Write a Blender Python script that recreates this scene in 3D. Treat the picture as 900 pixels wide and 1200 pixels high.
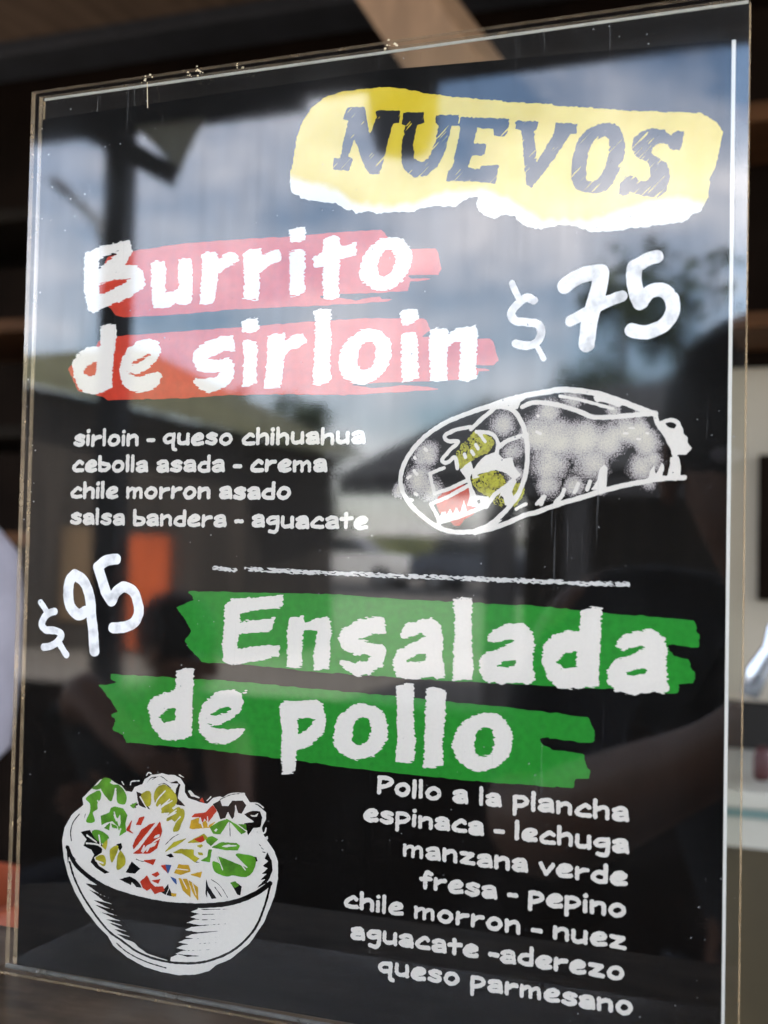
import bpy, math, random
import numpy as np
from mathutils import Vector, Matrix

for _o in list(bpy.data.objects):
    bpy.data.objects.remove(_o, do_unlink=True)
scene = bpy.context.scene
COL = scene.collection
R = math.radians
HZ = 0.95            # height of the narrow ledge the sign stands on

# ------------------------------------------------------------------ camera
cam_data = bpy.data.cameras.new("camera")
cam = bpy.data.objects.new("camera", cam_data)
COL.objects.link(cam)
cam.matrix_world = Matrix((
    (0.93335917, -0.00806275, 0.35885324, 0.13510118),
    (0.35833382, -0.03733008, -0.9328469, -0.31718057),
    (0.02091733, 0.99927046, -0.03195322, HZ + 0.13499898),
    (0, 0, 0, 1)))
cam_data.sensor_fit = 'VERTICAL'
cam_data.sensor_height = 24.0
cam_data.lens = 28.0
cam_data.clip_start = 0.01
cam_data.clip_end = 2000
cam_data.dof.use_dof = True
cam_data.dof.focus_distance = 0.352
cam_data.dof.aperture_fstop = 8.5
scene.camera = cam

# ------------------------------------------------------------------ light
SUN_EL, SUN_AZ = 52.0, 32.0        # azimuth clockwise from +Y: the sun stands high behind the stall, which shades sign and customers
world = bpy.data.worlds.new("World")
scene.world = world
world.use_nodes = True
wn, wl = world.node_tree.nodes, world.node_tree.links
wn.clear()
w_out = wn.new('ShaderNodeOutputWorld')
w_bg = wn.new('ShaderNodeBackground')
w_bg.inputs['Strength'].default_value = 0.1
sky = wn.new('ShaderNodeTexSky')
sky.sky_type = 'NISHITA'
sky.sun_disc = False
sky.sun_elevation = R(SUN_EL)
sky.sun_rotation = R(SUN_AZ)
w_tc = wn.new('ShaderNodeTexCoord')
w_map = wn.new('ShaderNodeMapping')
w_map.inputs['Scale'].default_value = (1.0, 1.0, 1.9)
w_map.inputs['Location'].default_value = (0.35, 0.1, 0.22)
w_noise = wn.new('ShaderNodeTexNoise')
w_noise.inputs['Scale'].default_value = 4.4
w_noise.inputs['Detail'].default_value = 7.0
w_noise.inputs['Roughness'].default_value = 0.58
w_ramp = wn.new('ShaderNodeValToRGB')
w_ramp.color_ramp.elements[0].position = 0.41
w_ramp.color_ramp.elements[1].position = 0.70
w_mix = wn.new('ShaderNodeMixRGB')
w_mix.inputs['Color2'].default_value = (10.6, 10.3, 10.7, 1)
wl.new(w_tc.outputs['Generated'], w_map.inputs['Vector'])
wl.new(w_map.outputs['Vector'], w_noise.inputs['Vector'])
wl.new(w_noise.outputs['Fac'], w_ramp.inputs['Fac'])
wl.new(w_ramp.outputs['Color'], w_mix.inputs['Fac'])
wl.new(sky.outputs['Color'], w_mix.inputs['Color1'])
wl.new(w_mix.outputs['Color'], w_bg.inputs['Color'])
wl.new(w_bg.outputs['Background'], w_out.inputs['Surface'])

sun_data = bpy.data.lights.new("sun", 'SUN')
sun_data.energy = 3.2
sun_data.angle = R(0.5)
sun_data.color = (1.0, 0.95, 0.87)
sun = bpy.data.objects.new("sun", sun_data)
COL.objects.link(sun)
_d = Vector((math.sin(R(SUN_AZ)) * math.cos(R(SUN_EL)), math.cos(R(SUN_AZ)) * math.cos(R(SUN_EL)), math.sin(R(SUN_EL))))
sun.rotation_euler = _d.to_track_quat('Z', 'Y').to_euler()
sun.location = _d * 60

vs = scene.view_settings
vs.view_transform = 'Standard'
vs.look = 'None'
vs.exposure = 3.15
vs.gamma = 1.0
vs.use_curve_mapping = False
scene.cycles.use_denoising = True
scene.cycles.max_bounces = 10
scene.cycles.transparent_max_bounces = 24

# ------------------------------------------------------------------ helpers
def tag(o, label=None, cat=None, group=None, kind=None):
    if label: o['label'] = label
    if cat: o['category'] = cat
    if group: o['group'] = group
    if kind: o['kind'] = kind
    return o

def empty(name, loc=(0, 0, 0), rz=0.0):
    o = bpy.data.objects.new(name, None)
    COL.objects.link(o)
    o.location = loc
    o.rotation_euler = (0, 0, rz)
    o.empty_display_size = 0.02
    return o

def link(name, me, mat, parent=None, smooth=False):
    if mat is not None:
        for m in (mat if isinstance(mat, (list, tuple)) else [mat]):
            me.materials.append(m)
    o = bpy.data.objects.new(name, me)
    COL.objects.link(o)
    if parent is not None: o.parent = parent
    if smooth: me.polygons.foreach_set('use_smooth', [True] * len(me.polygons))
    return o

class MB:
    """collects boxes, bars and tubes into one mesh"""
    def __init__(s): s.v, s.f, s.mi = [], [], []
    def add(s, v, f, mi=0):
        n = len(s.v); s.v += [tuple(p) for p in v]
        s.f += [tuple(i + n for i in q) for q in f]; s.mi += [mi] * len(f)
    def box(s, lo, hi, mi=0):
        x0, y0, z0 = lo; x1, y1, z1 = hi
        s.add([(x0,y0,z0),(x1,y0,z0),(x1,y1,z0),(x0,y1,z0),(x0,y0,z1),(x1,y0,z1),(x1,y1,z1),(x0,y1,z1)],
              [(3,2,1,0),(4,5,6,7),(0,1,5,4),(1,2,6,5),(2,3,7,6),(3,0,4,7)], mi)
    def bar(s, a, b, w, h, mi=0, up=(0, 0, 1)):
        a, b = Vector(a), Vector(b); d = (b - a).normalized()
        x = d.cross(Vector(up)).normalized(); z = x.cross(d)
        v = [p + x * i * w / 2 + z * j * h / 2 for p in (a, b) for i, j in ((-1,-1),(1,-1),(1,1),(-1,1))]
        s.add(v, [(3,2,1,0),(4,5,6,7),(0,1,5,4),(1,2,6,5),(2,3,7,6),(3,0,4,7)], mi)
    def tube(s, pts, rad, n=10, mi=0, cap=True):
        pts = [Vector(p) for p in pts]; rad = rad if isinstance(rad, (list, tuple)) else [rad] * len(pts)
        v = []
        for i, p in enumerate(pts):
            d = (pts[min(i + 1, len(pts) - 1)] - pts[max(i - 1, 0)]).normalized()
            x = d.cross(Vector((0.13, 0.31, 0.94))).normalized(); y = d.cross(x)
            v += [p + (x * math.cos(2*math.pi*k/n) + y * math.sin(2*math.pi*k/n)) * rad[i] for k in range(n)]
        f = [(i*n+k, i*n+(k+1) % n, (i+1)*n+(k+1) % n, (i+1)*n+k) for i in range(len(pts)-1) for k in range(n)]
        if cap: f += [tuple(range(n))[::-1], tuple(range((len(pts)-1)*n, len(pts)*n))]
        s.add(v, f, mi)
    def lathe(s, c, prof, n=24, mi=0):
        v = [(c[0] + r*math.cos(2*math.pi*k/n), c[1] + r*math.sin(2*math.pi*k/n), c[2] + z) for r, z in prof for k in range(n)]
        m = len(prof)
        f = [(i*n+k, i*n+(k+1) % n, (i+1)*n+(k+1) % n, (i+1)*n+k) for i in range(m-1) for k in range(n)]
        s.add(v, f + [tuple(range(n))[::-1], tuple(range((m-1)*n, m*n))], mi)
    def prism(s, poly, axis, lo, hi, mi=0):
        """poly of 2-D points extruded along axis (0,1,2)"""
        n = len(poly)
        def P(p, t):
            q = [p[0], p[1]]; q.insert(axis, t); return tuple(q)
        v = [P(p, lo) for p in poly] + [P(p, hi) for p in poly]
        s.add(v, [tuple(range(n))[::-1], tuple(range(n, 2*n))] + [(k, (k+1) % n, n+(k+1) % n, n+k) for k in range(n)], mi)
    def build(s, name, mat, parent=None, smooth=False, bevel=0.0, seg=2):
        me = bpy.data.meshes.new(name)
        me.from_pydata(s.v, [], s.f)
        me.polygons.foreach_set('material_index', s.mi)
        me.update()
        o = link(name, me, mat, parent, smooth)
        if bevel:
            b = o.modifiers.new('bevel', 'BEVEL'); b.width = bevel; b.segments = seg; b.limit_method = 'ANGLE'
        return o

def mat(name, color, rough=0.6, metal=0.0, spec=0.5, noise=0.0, nscale=8.0, bump=0.0, coord='Object', stretch=(1, 1, 1), color2=None):
    m = bpy.data.materials.new(name); m.use_nodes = True
    nt = m.node_tree; b = nt.nodes['Principled BSDF']
    b.inputs['Base Color'].default_value = (*color, 1)
    b.inputs['Roughness'].default_value = rough
    b.inputs['Metallic'].default_value = metal
    b.inputs['Specular IOR Level'].default_value = spec
    if noise or bump:
        tc = nt.nodes.new('ShaderNodeTexCoord'); mp = nt.nodes.new('ShaderNodeMapping')
        mp.inputs['Scale'].default_value = stretch
        n = nt.nodes.new('ShaderNodeTexNoise'); n.inputs['Scale'].default_value = nscale; n.inputs['Detail'].default_value = 6
        nt.links.new(tc.outputs[coord], mp.inputs['Vector']); nt.links.new(mp.outputs['Vector'], n.inputs['Vector'])
        if noise:
            r = nt.nodes.new('ShaderNodeValToRGB')
            c2 = color2 or tuple(c * (1 - noise) for c in color)
            r.color_ramp.elements[0].position = 0.35; r.color_ramp.elements[1].position = 0.65
            r.color_ramp.elements[0].color = (*c2, 1); r.color_ramp.elements[1].color = (*color, 1)
            nt.links.new(n.outputs['Fac'], r.inputs['Fac']); nt.links.new(r.outputs['Color'], b.inputs['Base Color'])
        if bump:
            bp = nt.nodes.new('ShaderNodeBump'); bp.inputs['Strength'].default_value = bump; bp.inputs['Distance'].default_value = 0.002
            nt.links.new(n.outputs['Fac'], bp.inputs['Height']); nt.links.new(bp.outputs['Normal'], b.inputs['Normal'])
    return m

# ------------------------------------------------------------------ materials of the sign
def ink_material(name, color, grain=0.06, nscale=900.0, rough=0.5, color2=None, contrast=(0.3, 0.7), spec=0.15):
    m = bpy.data.materials.new(name); m.use_nodes = True
    nt = m.node_tree; b = nt.nodes['Principled BSDF']
    b.inputs['Roughness'].default_value = rough
    b.inputs['Specular IOR Level'].default_value = spec
    tc = nt.nodes.new('ShaderNodeTexCoord')
    n = nt.nodes.new('ShaderNodeTexNoise'); n.inputs['Scale'].default_value = nscale; n.inputs['Detail'].default_value = 4
    r = nt.nodes.new('ShaderNodeValToRGB')
    r.color_ramp.elements[0].position, r.color_ramp.elements[1].position = contrast
    c2 = color2 or tuple(c * (1 - grain) for c in color)
    r.color_ramp.elements[0].color = (*c2, 1); r.color_ramp.elements[1].color = (*color, 1)
    nt.links.new(tc.outputs['Object'], n.inputs['Vector']); nt.links.new(n.outputs['Fac'], r.inputs['Fac'])
    nt.links.new(r.outputs['Color'], b.inputs['Base Color'])
    return m

def acrylic(name, gain=2.45, dirt_haze=1.0, tint=(0.985, 0.985, 0.97), haze=0.0):
    """clear sheet: Fresnel reflection on its outer side, see-through, with wiping streaks, scratches and dust"""
    m = bpy.data.materials.new(name); m.use_nodes = True
    nt = m.node_tree; N, Lk = nt.nodes, nt.links
    N.clear()
    def math_(op, a, b=None, clamp=False):
        q = N.new('ShaderNodeMath'); q.operation = op; q.use_clamp = clamp
        for i, v in enumerate((a, b)):
            if v is None: continue
            if hasattr(v, 'links'): Lk.new(v, q.inputs[i])
            else: q.inputs[i].default_value = v
        return q.outputs[0]
    tc = N.new('ShaderNodeTexCoord').outputs['Object']
    def noise(scale, stretch=(1, 1, 1), rot=0.0, detail=3.0):
        mp = N.new('ShaderNodeMapping'); mp.inputs['Scale'].default_value = stretch; mp.inputs['Rotation'].default_value = (0, rot, 0)
        Lk.new(tc, mp.inputs['Vector'])
        t = N.new('ShaderNodeTexNoise'); t.inputs['Scale'].default_value = scale; t.inputs['Detail'].default_value = detail
        Lk.new(mp.outputs['Vector'], t.inputs['Vector']); return t.outputs['Fac']
    def ramp(v, a, b):
        r = N.new('ShaderNodeMapRange'); r.inputs['From Min'].default_value = a; r.inputs['From Max'].default_value = b
        r.interpolation_type = 'SMOOTHSTEP'
        Lk.new(v, r.inputs['Value']); return r.outputs['Result']
    fres = N.new('ShaderNodeFresnel'); fres.inputs['IOR'].default_value = 1.49
    geo = N.new('ShaderNodeNewGeometry')
    front = math_('SUBTRACT', 1.0, geo.outputs['Backfacing'])
    streak = noise(55, (7, 1, 0.45), 0.18, 6)
    smear = noise(14, (1, 1, 1), 0, 4)
    f = math_('MULTIPLY', fres.outputs['Fac'], gain)
    f = math_('MULTIPLY', f, math_('ADD', 0.58, math_('ADD', math_('MULTIPLY', streak, 0.20), math_('ADD', math_('MULTIPLY', noise(70, (3.2, 1, 0.5), -0.5, 7), 0.32), math_('MULTIPLY', smear, 0.34)))))
    f = math_('MULTIPLY', f, front, True)
    gl = N.new('ShaderNodeBsdfGlossy'); gl.inputs['Roughness'].default_value = 0.02
    rr = N.new('ShaderNodeMapRange'); rr.inputs['From Min'].default_value = 0.35; rr.inputs['From Max'].default_value = 0.75
    rr.inputs['To Min'].default_value = 0.012 + haze; rr.inputs['To Max'].default_value = 0.06 + haze*1.5
    Lk.new(smear, rr.inputs['Value']); Lk.new(rr.outputs['Result'], gl.inputs['Roughness'])
    bp = N.new('ShaderNodeBump'); bp.inputs['Strength'].default_value = 0.05; bp.inputs['Distance'].default_value = 0.0006
    Lk.new(noise(9, (1, 1, 1), 0, 2), bp.inputs['Height']); Lk.new(bp.outputs['Normal'], gl.inputs['Normal'])
    tr = N.new('ShaderNodeBsdfTransparent'); tr.inputs['Color'].default_value = (*tint, 1)
    mx = N.new('ShaderNodeMixShader')
    Lk.new(f, mx.inputs[0]); Lk.new(tr.outputs[0], mx.inputs[1]); Lk.new(gl.outputs[0], mx.inputs[2])
    # dust specks, hairline scratches, thin film of grime
    vo = N.new('ShaderNodeTexVoronoi'); vo.inputs['Scale'].default_value = 560
    Lk.new(tc, vo.inputs['Vector'])
    sep = N.new('ShaderNodeSeparateColor'); Lk.new(vo.outputs['Color'], sep.inputs['Color'])
    size = math_('MULTIPLY', math_('POWER', sep.outputs[0], 5.0), 0.15)
    speck = math_('MULTIPLY', math_('LESS_THAN', vo.outputs['Distance'], size), ramp(noise(16, (1, 1, 1), 0, 5), 0.44, 0.62))
    s1 = ramp(noise(60, (14, 1, 0.35), 0.65, 2), 0.69, 0.74)
    s2 = ramp(noise(60, (16, 1, 0.3), -0.55, 2), 0.71, 0.76)
    s3 = ramp(noise(50, (14, 1, 0.5), 0.08, 2), 0.70, 0.76)
    scr = math_('MULTIPLY', math_('ADD', s1, math_('ADD', s2, s3)), ramp(noise(8, (1, 1, 1), 0, 2), 0.45, 0.7))
    sx_ = N.new('ShaderNodeSeparateXYZ'); Lk.new(tc, sx_.inputs[0]); sepz = sx_.outputs['Z']      # pale haze in the film, stronger towards the top
    film = math_('MULTIPLY', ramp(noise(22, (1.5, 1, 1), 0.3, 6), 0.42, 0.85), 0.006)
    dirt_f = math_('ADD', math_('MULTIPLY', speck, 0.42), math_('ADD', math_('MULTIPLY', scr, 0.09), math_('ADD', film, math_('ADD', 0.0008, math_('MULTIPLY', ramp(sepz, 0.17, 0.30), 0.004)))))
    dirt_f = math_('MULTIPLY', math_('MULTIPLY', dirt_f, dirt_haze), front, True)
    df = N.new('ShaderNodeBsdfDiffuse'); df.inputs['Color'].default_value = (0.68, 0.68, 0.68, 1)
    mx2 = N.new('ShaderNodeMixShader'); out = N.new('ShaderNodeOutputMaterial')
    Lk.new(dirt_f, mx2.inputs[0]); Lk.new(mx.outputs[0], mx2.inputs[1]); Lk.new(df.outputs[0], mx2.inputs[2])
    Lk.new(mx2.outputs[0], out.inputs['Surface'])
    return m

def edge_material(name, color, clear):
    """sawn acrylic edge: partly clear, partly milky, glossy"""
    m = bpy.data.materials.new(name); m.use_nodes = True
    nt = m.node_tree; N, Lk = nt.nodes, nt.links; N.clear()
    tr = N.new('ShaderNodeBsdfTransparent'); tr.inputs['Color'].default_value = (0.96, 0.96, 0.93, 1)
    p = N.new('ShaderNodeBsdfPrincipled'); p.inputs['Base Color'].default_value = (*color, 1); p.inputs['Roughness'].default_value = 0.25
    tl = N.new('ShaderNodeBsdfTranslucent'); tl.inputs['Color'].default_value = (*color, 1)
    a = N.new('ShaderNodeMixShader'); a.inputs[0].default_value = 0.5
    Lk.new(p.outputs[0], a.inputs[1]); Lk.new(tl.outputs[0], a.inputs[2])
    tc = N.new('ShaderNodeTexCoord'); n = N.new('ShaderNodeTexNoise'); n.inputs['Scale'].default_value = 160; n.inputs['Detail'].default_value = 5
    Lk.new(tc.outputs['Object'], n.inputs['Vector'])
    r = N.new('ShaderNodeMapRange'); r.inputs['From Min'].default_value = 0.3; r.inputs['From Max'].default_value = 0.7
    r.inputs['To Min'].default_value = max(0, 1 - clear - 0.15); r.inputs['To Max'].default_value = min(1, 1 - clear + 0.15)
    Lk.new(n.outputs['Fac'], r.inputs['Value'])
    b = N.new('ShaderNodeMixShader'); out = N.new('ShaderNodeOutputMaterial')
    Lk.new(r.outputs['Result'], b.inputs[0]); Lk.new(tr.outputs[0], b.inputs[1]); Lk.new(a.outputs[0], b.inputs[2])
    Lk.new(b.outputs[0], out.inputs['Surface'])
    return m

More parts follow.
